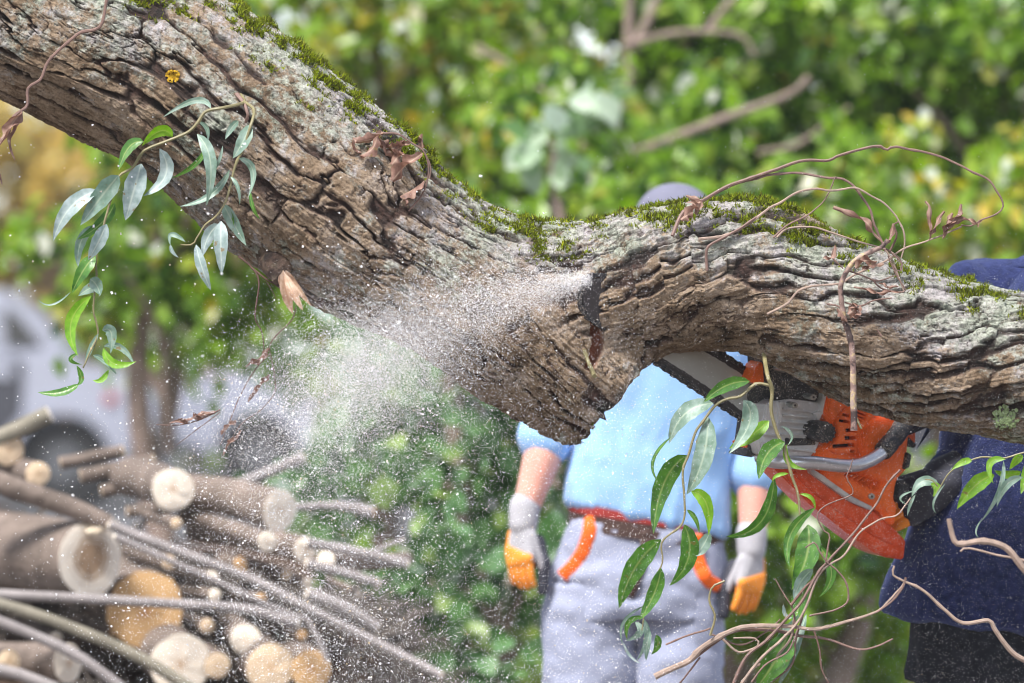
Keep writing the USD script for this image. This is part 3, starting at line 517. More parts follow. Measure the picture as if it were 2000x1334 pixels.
part('side_twig', twig(z3([(2080, 690), (2000, 650), (1850, 620), (1690, 580), (1645, 600)]), 5, 4, -.55, 43), 'twig_pale', sF)
# arching twigs above the right limb
z7 = lambda L: [(1320 + .34 * a[0], 270 + .34 * a[1], *a[2:]) for a in L]
sG = thing('arching_twigs', 'thin curly bare twigs arching over the top of the right limb', 'twigs', P(1345, 430, -.1))
TG = [([(-20, 560, -.15), (40, 430, -.13), (150, 360), (300, 275), (430, 230), (560, 185), (720, 130), (870, 128), (950, 95), (1150, 45), (1210, 65), (1270, 50), (1500, 100), (1620, 150), (1700, 195), (1790, 235), (1840, 300), (1882, 390), (1830, 440), (1760, 465), (1700, 500), (1640, 500)], 8, 3, 'twig_bark'),
      ([(60, 415, -.13), (150, 362), (330, 268), (470, 230), (540, 210), (700, 200), (860, 225), (960, 235), (1030, 285), (1080, 355), (1120, 420), (1140, 500), (1180, 590), (1205, 650)], 5, 5, 'twig_bark'),
      ([(130, 580, -.15), (280, 560, -.14), (420, 490), (540, 400), (600, 370), (700, 310), (800, 290), (880, 300), (960, 295), (1030, 285), (1110, 325), (1190, 370), (1250, 430), (1300, 510), (1315, 590), (1295, 690)], 6, 3, 'twig_pale'),
      ([(560, 570, -.13), (640, 500), (760, 440), (850, 360), (885, 300), (905, 240), (920, 215)], 4, 2, 'twig_bark'), ([(580, 570, -.13), (640, 520), (780, 510), (900, 545), (1040, 590), (1150, 620), (1250, 660), (1290, 700), (1300, 760)], 4.5, 3, 'twig_pale'),
      ([(525, 1010, -.17), (640, 950, -.17), (700, 880, -.17), (780, 850, -.17), (940, 835, -.17), (1000, 800, -.16), (1080, 760, -.15), (1200, 710), (1300, 640), (1440, 590), (1530, 560), (1640, 505)], 5, 3, 'twig_pale'),
      ([(180, 760, -.15), (175, 660, -.15), (200, 610, -.15), (330, 540, -.14), (540, 400)], 6, 4, 'twig_bark'), ([(1205, 640), (1240, 700), (1280, 790), (1310, 880)], 4, 3, 'twig_pale'), ([(1230, 650), (1270, 560), (1250, 500), (1275, 480)], 5, 3, 'twig_dark')]
yg = -.12
for i, (L, a, b, m) in enumerate(TG): part('twig', twig(z7(L), a, b, yg + .006 * math.sin(i * 2.2), 60 + i), m, sG)
for i, (L, w, tn) in enumerate([([(1435, 360), (1460, 400), (1455, 480), (1465, 580)], 9, 2), ([(1545, 420), (1510, 460), (1480, 520), (1455, 590)], 10, 3), ([(1640, 378), (1620, 430), (1580, 490), (1530, 575)], 14, 3), ([(1590, 430), (1560, 480), (1540, 560)], 13, 2), ([(1735, 490), (1660, 470), (1600, 480), (1540, 540)], 11, 3), ([(1650, 430), (1625, 470), (1570, 520)], 8, 2), ([(1755, 465), (1745, 490), (1735, 512)], 5, 1),
      ([(905, 395), (960, 420), (1010, 450), (1090, 480), (1140, 540), (1185, 600)], 15, 3.4), ([(60, 330), (95, 345), (130, 365), (60, 372)], 10, 2), ([(50, 460), (80, 430), (130, 390), (120, 440)], 22, 1.5), ([(30, 470), (70, 440), (100, 460)], 16, 1.2), ([(1255, 490), (1235, 550), (1205, 620)], 10, 3)]):
    dry(sG, z7(L), w, -.14, i + 5, tn)
# dead peeled stick in front of the right limb
z6 = lambda L: [(1300 + .35 * a[0], 433 + .35 * a[1], *a[2:]) for a in L]
sH = thing('dead_stick', 'dead peeling stick with curled brown leaves hanging down in front of the right limb', 'stick', P(1640, 560, -.17))
yh = -.205
part('stem', twig(z6([(1240, 100), (1205, 140), (1150, 165), (1060, 215), (1015, 270), (982, 340), (980, 430), (1000, 560), (1018, 610), (1040, 700), (1046, 850), (1046, 950), (1050, 1080), (1050, 1165)]), 8.5, 13, yh, 80, 12, 5), 'peeled_stick', sH)
part('side_twig', twig(z6([(1048, 1000), (1062, 1090), (1095, 1155)]), 8, 4, yh, 81), 'twig_green', sH)
for i, L in enumerate([[(1230, 150), (1290, 200), (1320, 240), (1300, 280), (1250, 220)], [(1010, 270), (1100, 300), (1180, 330), (1280, 300)], [(1160, 330), (1200, 370), (1280, 390), (1340, 385), (1300, 320), (1240, 190)], [(1000, 450), (1090, 470), (1160, 440), (1260, 425)], [(940, 150), (930, 200), (990, 260)], [(900, 460), (960, 470), (1000, 500)], [(1205, 640), (1180, 600)]]):
    part('twig', twig(z6(L), 3.5, 2.5, yh + .01, 85 + i), 'twig_bark', sH)
for i, (L, w, tn) in enumerate([([(1050, 365), (1130, 385), (1220, 395), (1330, 390)], 9, 5), ([(1190, 345), (1240, 360), (1300, 365)], 8, 3), ([(1060, 260), (1110, 220), (1180, 220)], 18, 1.5), ([(1100, 270), (1140, 240), (1220, 235)], 12, 2), ([(1020, 520), (1050, 490), (1070, 460), (1030, 480)], 20, 1.5), ([(1030, 540), (1060, 520), (1085, 470)], 16, 2), ([(880, 205), (930, 190), (945, 130)], 10, 2), ([(960, 480), (990, 520), (1010, 560)], 14, 1.5)]):
    dry(sH, z6(L), w, yh - .012, 40 + i, tn)
# dry leaves caught on the trunk
z2 = lambda L: [(650 + .35 * a[0], .35 * a[1]) for a in L]
sI = thing('dry_leaf_cluster', 'bunch of curled dry brown leaves caught on the upper trunk left of the saw', 'dry leaves', P(800, 300, -.17))
for i, (L, w, tn) in enumerate([([(110, 770), (130, 830), (160, 850)], 10, 2), ([(275, 735), (240, 770), (150, 790), (110, 770)], 20, 2), ([(150, 870), (220, 830), (250, 760)], 20, 2), ([(250, 800), (330, 830), (400, 780)], 24, 1.5), ([(290, 850), (350, 840), (430, 790)], 26, 2), ([(330, 920), (360, 880), (400, 860)], 26, 1.2), ([(330, 1010), (400, 930), (500, 855)], 28, .8), ([(375, 1095), (440, 1060), (510, 1010)], 28, 1), ([(480, 760), (500, 780), (500, 830)], 18, .8), ([(230, 770), (290, 790), (300, 860)], 20, 1.5), ([(400, 1100), (410, 1130), (405, 1150)], 8, 1)]):
    q = z2(L); Y = min(surfY(*x) for x in q) - .012; dry(sI, q, w, Y, 70 + i, tn)
for i, L in enumerate([[(200, 750), (350, 745), (430, 790), (510, 850), (535, 960), (500, 1080), (420, 1180)], [(515, 860), (545, 930), (540, 1000)]]):
    q = z2(L); part('twig', twig(q, 4, 3, min(surfY(*x) for x in q[::2]) - .008, 95 + i), 'twig_bark', sI)
# splintered knot under the trunk with hanging rootlets
sJ = thing('splintered_stub', 'torn branch stub with pale dry splinters under the middle of the trunk', 'stub', P(550, 520, -.1))
kq = spline(PP([(536, 495, -.09), (545, 525, -.125), (552, 548, -.15)], -.1), 40); kt_ = tube(kq, np.linspace(.036, .018, 40), 48, .25, 4); kt_.vertices = kt_.vertices + .006 * (np.stack([fbm(kt_.vertices * 70, 4, 50 + i) for i in range(3)], 1) - .5)
part('knot', kt_, 'bark', sJ, smooth=True, attrs={'plate': np.clip(fbm(kt_.vertices * 60, 3, 77) * 1.2 - .3, 0, 1), 'lichen': np.zeros(len(kt_.vertices)), 'fresh': np.zeros(len(kt_.vertices))})
for i, (b, c, t, w) in enumerate([((553, 528), (556, 575), (572, 613), 24), ((558, 528), (575, 560), (609, 598), 17), ((557, 535), (572, 575), (592, 606), 18), ((548, 535), (548, 556), (556, 566), 16), ((563, 540), (590, 570), (603, 592), 9)]):
    ms, R = leaf(b, c, t, w, -.165 - .006 * (i % 3), seed=500 + i, fold=.5); part('splinter', ms, 'splinter', sJ, smooth=True, attrs={'rib': R})
for i, (L, w, m) in enumerate([([(465, 500), (490, 520), (505, 545), (503, 580), (498, 620), (512, 650), (518, 690)], 4, 'twig_dark'), ([(490, 522), (520, 545), (545, 560), (562, 590)], 4, 'twig_dark'), ([(578, 600), (570, 625), (540, 655), (527, 675), (530, 700), (537, 740), (535, 770), (510, 800), (470, 830), (440, 880)], 2.5, 'twig_bark'), ([(527, 690), (500, 720), (470, 770), (450, 820), (430, 870)], 2.5, 'twig_bark'), ([(520, 550), (530, 565), (540, 585)], 2, 'twig_dark'), ([(430, 800), (390, 820), (350, 830), (305, 830)], 3, 'twig_bark'), ([(430, 805), (390, 835), (345, 870)], 2, 'twig_bark')]): part('rootlet', twig(L, w, w * .6, -.12, 110 + i), m, sJ)
for i, (L, w) in enumerate([([(525, 680), (505, 700), (480, 718)], 14), ([(525, 730), (505, 760), (485, 785)], 13), ([(420, 805), (375, 815), (330, 828)], 13), ([(470, 840), (450, 865), (436, 890)], 11), ([(460, 820), (440, 840), (432, 850)], 12), ([(400, 805), (385, 810), (375, 818)], 12)]): dry(sJ, L, w, -.125, 120 + i, 2)
# green broken twig end below the kerf
sK = thing('broken_twig', 'short yellowish broken twig on the trunk just below the saw bar tip', 'twig', P(1142, 690, -.13))
part('stem', twig([(1140, 682, surfY(1140, 684) + .002), (1150, 708, surfY(1150, 708) - .028), (1161, 734, surfY(1160, 730) - .055)], 7, 9, -.15, 130), 'twig_green', sK)
# top left twig
z1 = lambda L: [(.35 * a[0], .35 * a[1]) for a in L]
sL = thing('twig', 'reddish twig with a curled dry leaf running down the trunk at the top left', 'twig', P(200, 0, -.2))
part('stem', twig(z1([(620, -60), (595, 0), (570, 130), (530, 165), (450, 180), (380, 235), (310, 300), (260, 360), (230, 440), (160, 490), (150, 590), (100, 630), (60, 680), (50, 740), (-20, 810)]), 6, 6, -.225, 140), 'twig_bark', sL)
dry(sL, z1([(120, 620), (70, 690), (40, 760), (-20, 830)]), 24, -.23, 141, 1.2); dry(sL, z1([(100, 630), (90, 720), (60, 790), (85, 895)]), 15, -.22, 142, 1.5); dry(sL, z1([(-30, 960), (5, 990), (15, 1030)]), 10, -.22, 143, 1.5)

# ------------------------------------------------------------------ the chainsaw
def Q(px, py, d=0.):
    o = np.array([0, -DIST, CAMZ]); r = P(px, py, 0) - o; t = (N_ @ (S0 - N_ * d - o)) / (N_ @ r); return o + r * t
R_ = np.stack([U_, W_, -N_], 1)          # local (u, w, d towards the camera) -> world
def loc2(px, py, d=0.): v = (Q(px, py, d) - S0); return v @ U_, v @ W_
def slab(poly, d0, d1, round_=.004, bevel=.004, holes=(), steps=4):
    """polygon in pixels -> solid from depth d0 to d1 (towards the camera) with rounded edge"""
    g = Polygon([loc2(*p, d1) for p in poly]).buffer(0).buffer(-round_).buffer(2 * round_).buffer(-round_)
    for h in holes: g = g.difference(Polygon([loc2(*p, d1) for p in h]).buffer(0))
    g = g.simplify(.0004); out = []
    for i in range(steps):
        a = (i + 1) / steps * math.pi / 2; gi = g.buffer(-bevel * (1 - math.cos(a))) if i else g
        z1_ = d1 - bevel + bevel * math.sin(a); z0_ = d0
        for q in getattr(gi, 'geoms', [gi]):
            if q.is_empty or q.area < 1e-6: continue
            cs = m3.CrossSection([np.array(q.exterior.coords)[:-1]] + [np.array(r.coords)[:-1] for r in q.interiors], m3.FillRule.EvenOdd)
            out.append(m3.Manifold.extrude(cs, z1_ - z0_).translate([0, 0, z0_]))
    m = tm(m3.Manifold.batch_boolean(out, m3.OpType.Add)); m.vertices = S0 + m.vertices @ R_.T
    if np.linalg.det(R_) < 0: m.invert()
    return m
z4 = lambda L: [(1400 + .3374 * a, 650 + .3374 * b) for a, b in L]
z5 = lambda L: [(1600 + .27 * a, 740 + .27 * b) for a, b in L]
rect = lambda a, b, w: (lambda A, B: (lambda n: [tuple(A + n), tuple(B + n), tuple(B - n), tuple(A - n)])(np.array([-(B - A)[1], (B - A)[0]]) / np.linalg.norm(B - A) * w / 2))(np.array(a, float), np.array(b, float))
saw = thing('chainsaw', 'orange chainsaw with a grey steel bar cutting through the trunk', 'chainsaw', Q(1640, 960, 0))
# bar
bl = np.linalg.norm(S0 - TIP) ; g = LineString([(-.04, 0), (.45, 0)]).buffer(.041, 24)
tipu, tipw = (TIP - S0) @ U_, (TIP - S0) @ W_; tipn = -(TIP - S0) @ N_
def bar_pt(u, w, d): return TIP + (u - .0) * U_ + w * W_ - d * N_
us = np.linspace(-.56, -.05, 60)
def bar_outline(hw, ext=0., n=26):
    a = np.linspace(np.pi / 2, -np.pi / 2, n); nose = np.stack([-.055 + (.055 + ext) * np.cos(a), hw * np.sin(a)], 1)
    top = np.stack([np.linspace(-.56, -.06, 30), np.full(30, hw)], 1); return np.vstack([top, nose, top[::-1] * [1, -1]])
ol = bar_outline(.040); grid = []
V, E = [], []
nn = len(ol) // 2
for d in (.0028, -.0028):
    for k in np.linspace(0, 1, 9):
        for i in range(nn):
            a, b = ol[i], ol[-1 - i]; q = a * (1 - k) + b * k; V.append(bar_pt(q[0], q[1], d)); E.append(max(abs(2 * k - 1), 1.0 if i > nn - 15 else 0))
F = [(k * nn + i, k * nn + i + 1, (k + 1) * nn + i + 1, (k + 1) * nn + i) for k in range(8) for i in range(nn - 1)]; F += [tuple(9 * nn + x for x in f[::-1]) for f in F]
for i in range(nn - 1):
    F.append((i, 9 * nn + i, 9 * nn + i + 1, i + 1)); F.append((8 * nn + i, 8 * nn + i + 1, 17 * nn + i + 1, 17 * nn + i))
part('guide_bar', (np.array(V), np.array(F)), 'bar_steel', saw, smooth=False, attrs={'edge': E})
# chain: links round the outline
ch = bar_outline(.044, .006, 40); dl = np.r_[0, np.cumsum(np.linalg.norm(np.diff(ch, axis=0), axis=1))]; ms = []; i = 0
for s in np.arange(.004, dl[-1] - .004, .0085):
    c = np.array([np.interp(s, dl, ch[:, k]) for k in (0, 1)]); e = np.array([np.interp(s + .002, dl, ch[:, k]) for k in (0, 1)]) - c; e = unit(e); n2 = np.array([-e[1], e[0]])
    n2 = n2 if n2 @ (c - [-.3, 0]) > 0 or abs(c[1]) < .03 else -n2
    i += 1; kind = i % 3
    bx = trimesh.creation.box([.0098, .0075 if kind else .0105, .0058 if kind else .0078]); 
    if kind == 0: bx.vertices[:, 0] += np.where(bx.vertices[:, 1] > 0, -.0022, 0)
    bx.vertices = np.array([bar_pt(*(c + e * v[0] + n2 * (v[1] + .001)), v[2] + (.0012 if i % 2 else -.0012)) for v in bx.vertices]); ms.append(bx)
part('chain', cat_(ms), 'black_plastic', saw, smooth=False, kind='stuff')
# housing
part('muffler', slab(z4([(300, 130), (480, 150), (640, 230), (640, 300), (605, 400), (345, 398), (312, 300)]), -.01, .055, .006, .008), 'black_plastic', saw)
part('muffler_rib', slab(z4([(350, 262), (400, 285), (460, 298), (540, 290), (545, 300), (460, 309), (395, 296), (348, 274)]), .05, .0585, .001, .002), 'black_plastic', saw)
part('hand_guard', slab(z4([(200, 285), (235, 190), (268, 168), (300, 185), (300, 280), (250, 305)]), -.0, .035, .003, .005), 'orange_plastic', saw)
part('spike_bumper', slab(z4([(250, 290), (300, 320), (300, 430), (255, 560), (255, 690), (205, 722), (160, 716), (195, 668), (205, 600), (215, 520), (240, 430), (225, 380)]), -.02, .03, .002, .003), 'black_plastic', saw)
part('guard_tip', slab(z4([(165, 640), (200, 625), (205, 660), (180, 690)]), -.02, .02, .002, .003), 'orange_plastic', saw)
cc = part('crankcase', slab(z4([(290, 420), (320, 398), (440, 386), (600, 406), (628, 300), (650, 290), (640, 360), (622, 470), (600, 520), (600, 640), (575, 700), (520, 735), (350, 750), (262, 705), (250, 620), (272, 500)]), -.005, .060, .006, .008), 'cast_metal', saw)
for a, b, w in [((390, 440), (560, 462), 7), ((385, 478), (545, 492), 9), ((382, 515), (545, 527), 9), ((382, 552), (548, 562), 9), ((380, 590), (550, 598), 9), ((400, 668), (575, 690), 12), ((285, 540), (350, 545), 9), ((280, 590), (350, 595), 9), ((278, 640), (350, 645), 9)]:
    part('fin', slab(rect(z4([a])[0], z4([b])[0], w * .3374), .055, .068, .0008, .002), 'cast_metal', saw)
part('strap', slab(z4([(365, 402), (385, 398), (378, 470), (384, 530), (364, 530), (360, 460)]), .05, .066, .001, .002), 'cast_metal', saw)
part('shadow_slot', slab(z4([(395, 608), (560, 612), (578, 650), (400, 655)]), .05, .0615, .003, .001), 'black_plastic', saw)
part('frame_edge', slab(z4([(628, 300), (648, 296), (640, 370), (618, 470), (590, 505), (560, 470), (600, 455), (612, 400)]), .05, .069, .002, .003), 'cast_metal', saw)
def disc(px, py, r, d0, d1, k=28): return slab([(px + r * math.cos(a), py + r * math.sin(a)) for a in np.arange(k) * 2 * np.pi / k], d0, d1, .0005, min(.004, r / 3000))
kn = z4([(630, 577)])[0]; part('fuel_cap', disc(*kn, 20, .04, .098), 'black_plastic', saw)
for k in range(14):
    a = k / 14 * 6.283; part('cap_rib', disc(kn[0] + 19 * math.cos(a), kn[1] + 19 * math.sin(a), 2.2, .05, .094, 8), 'black_plastic', saw)
for a in ((455, 420), (562, 373), (686, 344), (900, 948), (390, 215)):
    q = z4([a])[0]; b = part('bolt', disc(*q, 6.0, .05, .079, 18), 'steel_bolt', saw); part('bolt_socket', disc(*q, 2.6, .06, .0798, 6), 'black_plastic', b)
slots = [rect(*z5([a, b]), w * .27) for a, b, w in [((150, 302), (228, 316), 20), ((176, 258), (225, 272), 20), ((198, 374), (268, 372), 26), ((192, 430), (272, 430), 28), ((104, 490), (262, 480), 28), ((230, 524), (266, 526), 20), ((255, 208), (350, 240), 13), ((262, 234), (340, 268), 13), ((268, 262), (330, 292), 12), ((272, 286), (305, 304), 12), ((280, 190), (372, 222), 9)]]
low = [rect(*z5([(205 + 34 * k, 705 + 16 * k), (268 + 30 * k, 680 + 12 * k)]), 10 * .27) for k in range(7)]
shell = [(655, 285), (770, 330), (900, 390), (1040, 470), (1100, 470), (1130, 560), (1120, 650), (1110, 800), (1060, 850), (1040, 960), (1060, 1010), (1042, 1135), (960, 1040), (880, 1000), (780, 950), (640, 850), (600, 745), (585, 700), (640, 650), (680, 590), (672, 525), (618, 470), (640, 350)]
part('starter_cover', slab(z4(shell), -.01, .075, .006, .016, holes=slots + low, steps=7), 'orange_plastic', saw)
part('cover_inside', slab(z4([(640, 320), (780, 360), (960, 460), (1060, 560), (1050, 800), (990, 960), (880, 960), (680, 830), (640, 660), (690, 590)]), -.01, .052, .01, .004), 'black_plastic', saw)
part('cover_dome', slab(z4([(835, 640), (860, 560), (920, 500), (1000, 490), (1060, 540), (1080, 640), (1050, 740), (960, 790), (880, 770)]), .06, .094, .008, .018, steps=8), 'orange_plastic', saw)
fanp = [(700, 600), (690, 540), (715, 480), (765, 430), (830, 408), (900, 430), (930, 470), (880, 520), (850, 600), (820, 640), (820, 700), (690, 700), (650, 670), (680, 640)]
part('cover_panel', slab(z4(fanp), .06, .081, .006, .005, holes=slots, steps=4), 'orange_plastic', saw)
part('filter_cover', slab(z4([(1095, 500), (1160, 505), (1160, 640), (1105, 650), (1085, 600)]), -.02, .05, .004, .01, steps=5), 'orange_plastic', saw)
part('choke_lever', slab(z4([(1098, 590), (1160, 650), (1145, 668), (1108, 662), (1090, 620)]), .03, .056, .002, .003), 'black_plastic', saw)
part('filter_latch', slab(z4([(1105, 690), (1132, 710), (1118, 780), (1086, 795), (1088, 770)]), .05, .082, .003, .004), 'black_plastic', saw)
part('tank', slab(z4([(345, 735), (560, 760), (640, 850), (800, 965), (900, 1015), (1042, 1135), (1108, 1205), (1095, 1318), (1000, 1305), (930, 1275), (800, 1185), (650, 1065), (560, 1000), (440, 880), (350, 790)]), -.005, .058, .006, .014, steps=6), 'red_plastic', saw)
part('tank_rib', slab(z4([(470, 800), (560, 880), (680, 985), (800, 1070), (940, 1165), (1040, 1215), (1030, 1232), (930, 1185), (790, 1090), (660, 1000), (540, 900), (455, 815)]), .05, .066, .002, .006), 'red_plastic', saw)
part('tank_rim', slab(z4([(540, 775), (640, 840), (800, 955), (905, 1008), (900, 1030), (790, 985), (640, 880), (550, 815)]), .05, .07, .003, .004), 'cast_metal', saw)
part('chain_catcher', slab(z4([(345, 770), (430, 850), (580, 960), (575, 978), (520, 965), (440, 925), (430, 890), (335, 800)]), -.03, .0, .002, .003), 'black_plastic', saw)
part('rear_handle', slab(z4([(1040, 960), (1100, 975), (1190, 980), (1260, 960), (1400, 900), (1450, 960), (1300, 1060), (1180, 1110), (1060, 1120)]), -.02, .025, .006, .012, steps=5), 'orange_plastic', saw)
part('anti_vibration_plug', slab(z4([(1040, 900), (1050, 860), (1090, 850), (1120, 880), (1115, 980), (1060, 985), (1035, 950)]), .0, .08, .006, .008), 'black_plastic', saw)
hp = spline(np.array([Q(*z4([a])[0], d) for a, d in [((250, 720), .02), ((330, 745), .07), ((430, 750), .11), ((560, 752), .118), ((700, 768), .122), ((800, 768), .122), ((880, 742), .118), ((960, 690), .112), ((1040, 590), .10), ((1110, 480), .085), ((1150, 380), .05), ((1150, 300), -.02)]]), 70)
hb = part('front_handle', tube(hp, .0135, 20), 'handle_metal', saw, smooth=True)
gp = spline(np.array([Q(*z4([a])[0], d) for a, d in [((955, 695), .112), ((1040, 592), .10), ((1115, 476), .085)]]), 26)
gr = np.full(26, .0195); gr[8:10] = .0180; gr[0] = .017; gr[1] = .0192
part('grip', tube(gp, gr, 22), 'black_plastic', hb, smooth=30)

# ------------------------------------------------------------------ people
def hand(wrist, fingers_dir, palm_n, side, curl_=.5, s=1.0, spread=.10):
    """palm and five fingers as Manifolds (fabric-gloved hand); returns (palm parts, finger parts)"""
    f = unit(fingers_dir); n = unit(np.asarray(palm_n) - f * (np.asarray(palm_n) @ f)); a = np.cross(f, n) * side
    palm = [hull((wrist, .030 * s), (wrist + f * .035 * s + a * .022 * s, .020 * s), (wrist + f * .035 * s - a * .022 * s, .018 * s), (wrist + f * .09 * s + a * .032 * s, .014 * s), (wrist + f * .085 * s - a * .032 * s, .013 * s))]
    fing = []
    for i, (o, L) in enumerate(((.030, .074), (.010, .080), (-.010, .077), (-.029, .066))):
        p = wrist + f * .085 * s + a * o * s; d = unit(f + a * (o * spread * 30)); js = [(p, .0112 * s)]; ang = 0
        for k, fr_ in enumerate((.42, .32, .26)):
            ang += curl_ * (.5 if k == 0 else .9); dd = d * math.cos(ang) + n * math.sin(ang); p = p + dd * L * fr_ * s; js.append((p, (.0108 - .0010 * k) * s))
        fing += chain_hull(js)
    p = wrist + f * .03 * s + a * .03 * s; d = unit(a * .25 + f * 1.0 + n * .35); js = [(p, .015 * s)]
    for k, L in enumerate((.035, .03, .024)):
        p = p + unit(d + n * .25 * k + f * .25 * k) * L * s; js.append((p, (.0125 - .001 * k) * s))
    palm += chain_hull(js); return palm, fing
def head(c, face, r, root, body_parts):
    return None
Y1 = 2.0; W1 = lambda px, py, dy=0.: P(px, py, Y1 + dy)
man = thing('person', 'person in a light blue T-shirt, grey trousers and orange gloves standing behind the trunk', 'person', (W1(1255, 1000)[0], Y1, 0))
hd = W1(1318, 468); k1 = .0012
bp = []
bp += chain_hull([(hd + [0, .01, .03], .088), (hd + [0, -.02, -.05], .070), (hd + [0, -.045, -.09], .042)]); bp += [hull((hd + [0, .02, .0], .085), (hd + [0, -.03, .02], .075))]
bp += [hull((hd + [0, -.098, -.01], .010), (hd + [0, -.112, -.035], .013), (hd + [0, -.09, -.045], .014))]
for s in (-1, 1): bp += [hull((hd + [s * .082, .01, .01], .014), (hd + [s * .084, .012, -.03], .010))]
bp += chain_hull([(hd + [0, .02, -.06], .058), (W1(1308, 600, .02), .062)])
shL, shR = W1(1148, 640, .02), W1(1474, 652, .02)
bp += [hull((W1(1300, 640), .085), (shL, .052), (shR, .052), (W1(1265, 1000), .11))]
aL = [(shL, .055), (W1(1080, 830, 0), .046), (W1(1062, 885, -.03), .047), (W1(1030, 985, -.06), .032), (W1(1022, 1010, -.065), .031)]
aR = [(shR, .055), (W1(1486, 860, 0), .046), (W1(1477, 935, -.03), .046), (W1(1470, 1035, -.06), .032), (W1(1467, 1060, -.065), .031)]
bp += chain_hull(aL) + chain_hull(aR)
hipL, hipR = W1(1185, 1130), W1(1325, 1135); knL, knR = np.array([W1(1150, 1400)[0], Y1 - .03, .50]), np.array([W1(1315, 1400)[0], Y1 - .02, .50])
anL, anR = np.array([W1(1140, 1400)[0], Y1 + .02, .09]), np.array([W1(1320, 1400)[0], Y1 + .02, .09])
bp += [hull((W1(1255, 1010), .12), (hipL, .09), (hipR, .09))] + chain_hull([(hipL, .085), (knL, .06), (anL, .042)]) + chain_hull([(hipR, .085), (knR, .06), (anR, .042)])
body = part('body', flesh(bp, .018, 12), 'skin', man, smooth=True)
for s in (-1, 1):
    e = trimesh.creation.icosphere(2, .011); e.apply_translation(hd + [s * .032, -.082, .005]); part('eye', e, 'eye', man, smooth=True)
part('hair', flesh([hull((hd + [0, .03, .035], .092), (hd + [0, .035, -.02], .086))], .02, 4), 'hair', man, smooth=True)
crown = m3.Manifold.sphere(1, 40).scale([.096, .112, .088]).translate(list(hd + [0, .005, .045])).trim_by_plane([0, 0, 1], float(hd[2] + .038))
brim = m3.Manifold.cylinder(.006, .085, .085, 36).scale([1, 1.15, 1]).translate(list(hd + [0, -.085, .040]))
cap_ = part('cap', tm(crown.refine_to_length(.02)), 'cap_cloth', man, smooth=50); part('brim', tm(brim), 'cap_cloth', cap_)
# T-shirt
ring = lambda cx, cy, hw, dep, tilt=0., dy=0.: (W1(cx, cy, dy), np.array([hw * k1, 0, -tilt * k1]), np.array([0, dep, 0]))
shirt = loft([ring(1262, 1012, 154, .128, 33), ring(1263, 990, 153, .128, 33), ring(1268, 930, 150, .126, 28), ring(1278, 860, 150, .125, 22), ring(1292, 760, 158, .125, 14), ring(1302, 680, 165, .118, 8), ring(1306, 635, 150, .10, 6), ring(1308, 600, 90, .08, 2), ring(1308, 588, 66, .07)])
slv = chain_hull([(shL + [0.03, 0, 0], .07), (W1(1095, 800), .064), (W1(1070, 850, -.015), .062)]) + chain_hull([(shR - [.03, 0, 0], .07), (W1(1484, 850), .066), (W1(1478, 918, -.015), .064)])
st = flesh([shirt] + slv, .015, 8)
fold = np.abs(2 * fbm(st.vertices * np.array([9, 9, 4]), 3, 4) - 1); fold2 = np.abs(2 * fbm(st.vertices * np.array([20, 20, 8]), 3, 44) - 1); st.vertices = st.vertices + st.vertex_normals * (.022 * (.5 - fold) + .008 * (.5 - fold2))[:, None]
part('shirt', st, 'shirt_blue', man, smooth=True)
# trousers
tr = [loft([ring(1262, 1022, 142, .118, 14), ring(1256, 1060, 150, .124, 12), ring(1248, 1130, 165, .130, 6), ring(1242, 1200, 168, .128)])]
def leg(hx, hw, kx, kw, ax_, aw): return loft([ring(hx, 1140, hw, .11), ring(hx - 2, 1240, hw - 3, .11), (np.array([W1(kx, 0)[0], Y1 - .02, .52]), np.array([kw, 0, 0]), np.array([0, .09, 0])), (np.array([W1(ax_, 0)[0], Y1 + .01, .10]), np.array([aw, 0, 0]), np.array([0, .085, 0]))])
tr += [leg(1158, 92, 1150, .098, 1142, .085), leg(1325, 86, 1318, .096, 1320, .085)]
tt = flesh(tr, .014, 6); fold = np.abs(2 * fbm(tt.vertices * np.array([7, 7, 12]), 3, 14) - 1); fold2 = np.abs(2 * fbm(tt.vertices * np.array([16, 16, 34]), 3, 15) - 1); tt.vertices = tt.vertices + tt.vertex_normals * (.024 * (.45 - fold) + .010 * (.5 - fold2))[:, None]
tro = part('trousers', tt, 'trouser_grey', man, smooth=True)
def ontro(L, w, off=.003):
    from scipy.spatial import cKDTree as KD
    c = spline(np.array([W1(a, b, -.13) for a, b in L]), 26); v = tt.vertices[tt.vertices[:, 1] < Y1 + .05]; kt = KD(v[:, [0, 2]]); _, i = kt.query(c[:, [0, 2]], 4); c[:, 1] = np.minimum(v[i][:, :, 1].min(1) - off, Y1 + .05)
    t = tube(c, w * k1 / 2, 10); cc_ = np.repeat(c, 10, 0); cc_ = np.vstack([cc_, c[0], c[-1]]); t.vertices[:, 1] = cc_[:, 1] + (t.vertices[:, 1] - cc_[:, 1]) * .2; return t
part('pocket_trim', ontro([(1154, 1016), (1150, 1045), (1138, 1080), (1120, 1106), (1098, 1128)], 27), 'trim_orange', tro, smooth=True)
part('pocket_trim', ontro([(1358, 1045), (1362, 1085), (1370, 1112), (1384, 1134), (1402, 1146)], 27), 'trim_orange', tro, smooth=True)
part('fly_strip', ontro([(1262, 1040), (1258, 1080), (1245, 1120), (1228, 1165)], 22), 'belt_brown', tro, smooth=True)  # dark brown strip down the trouser front, in the belt colour
bt = loft([ring(1262, 1052, 154, .133, 20), ring(1262, 1018, 152, .132, 20)]); part('belt', tm(bt), 'belt_brown', man, smooth=30)
bt = loft([ring(1262, 1020, 154, .134, 24), ring(1262, 1004, 152, .132, 26)]); part('waistband', tm(bt), 'band_red', man, smooth=30)
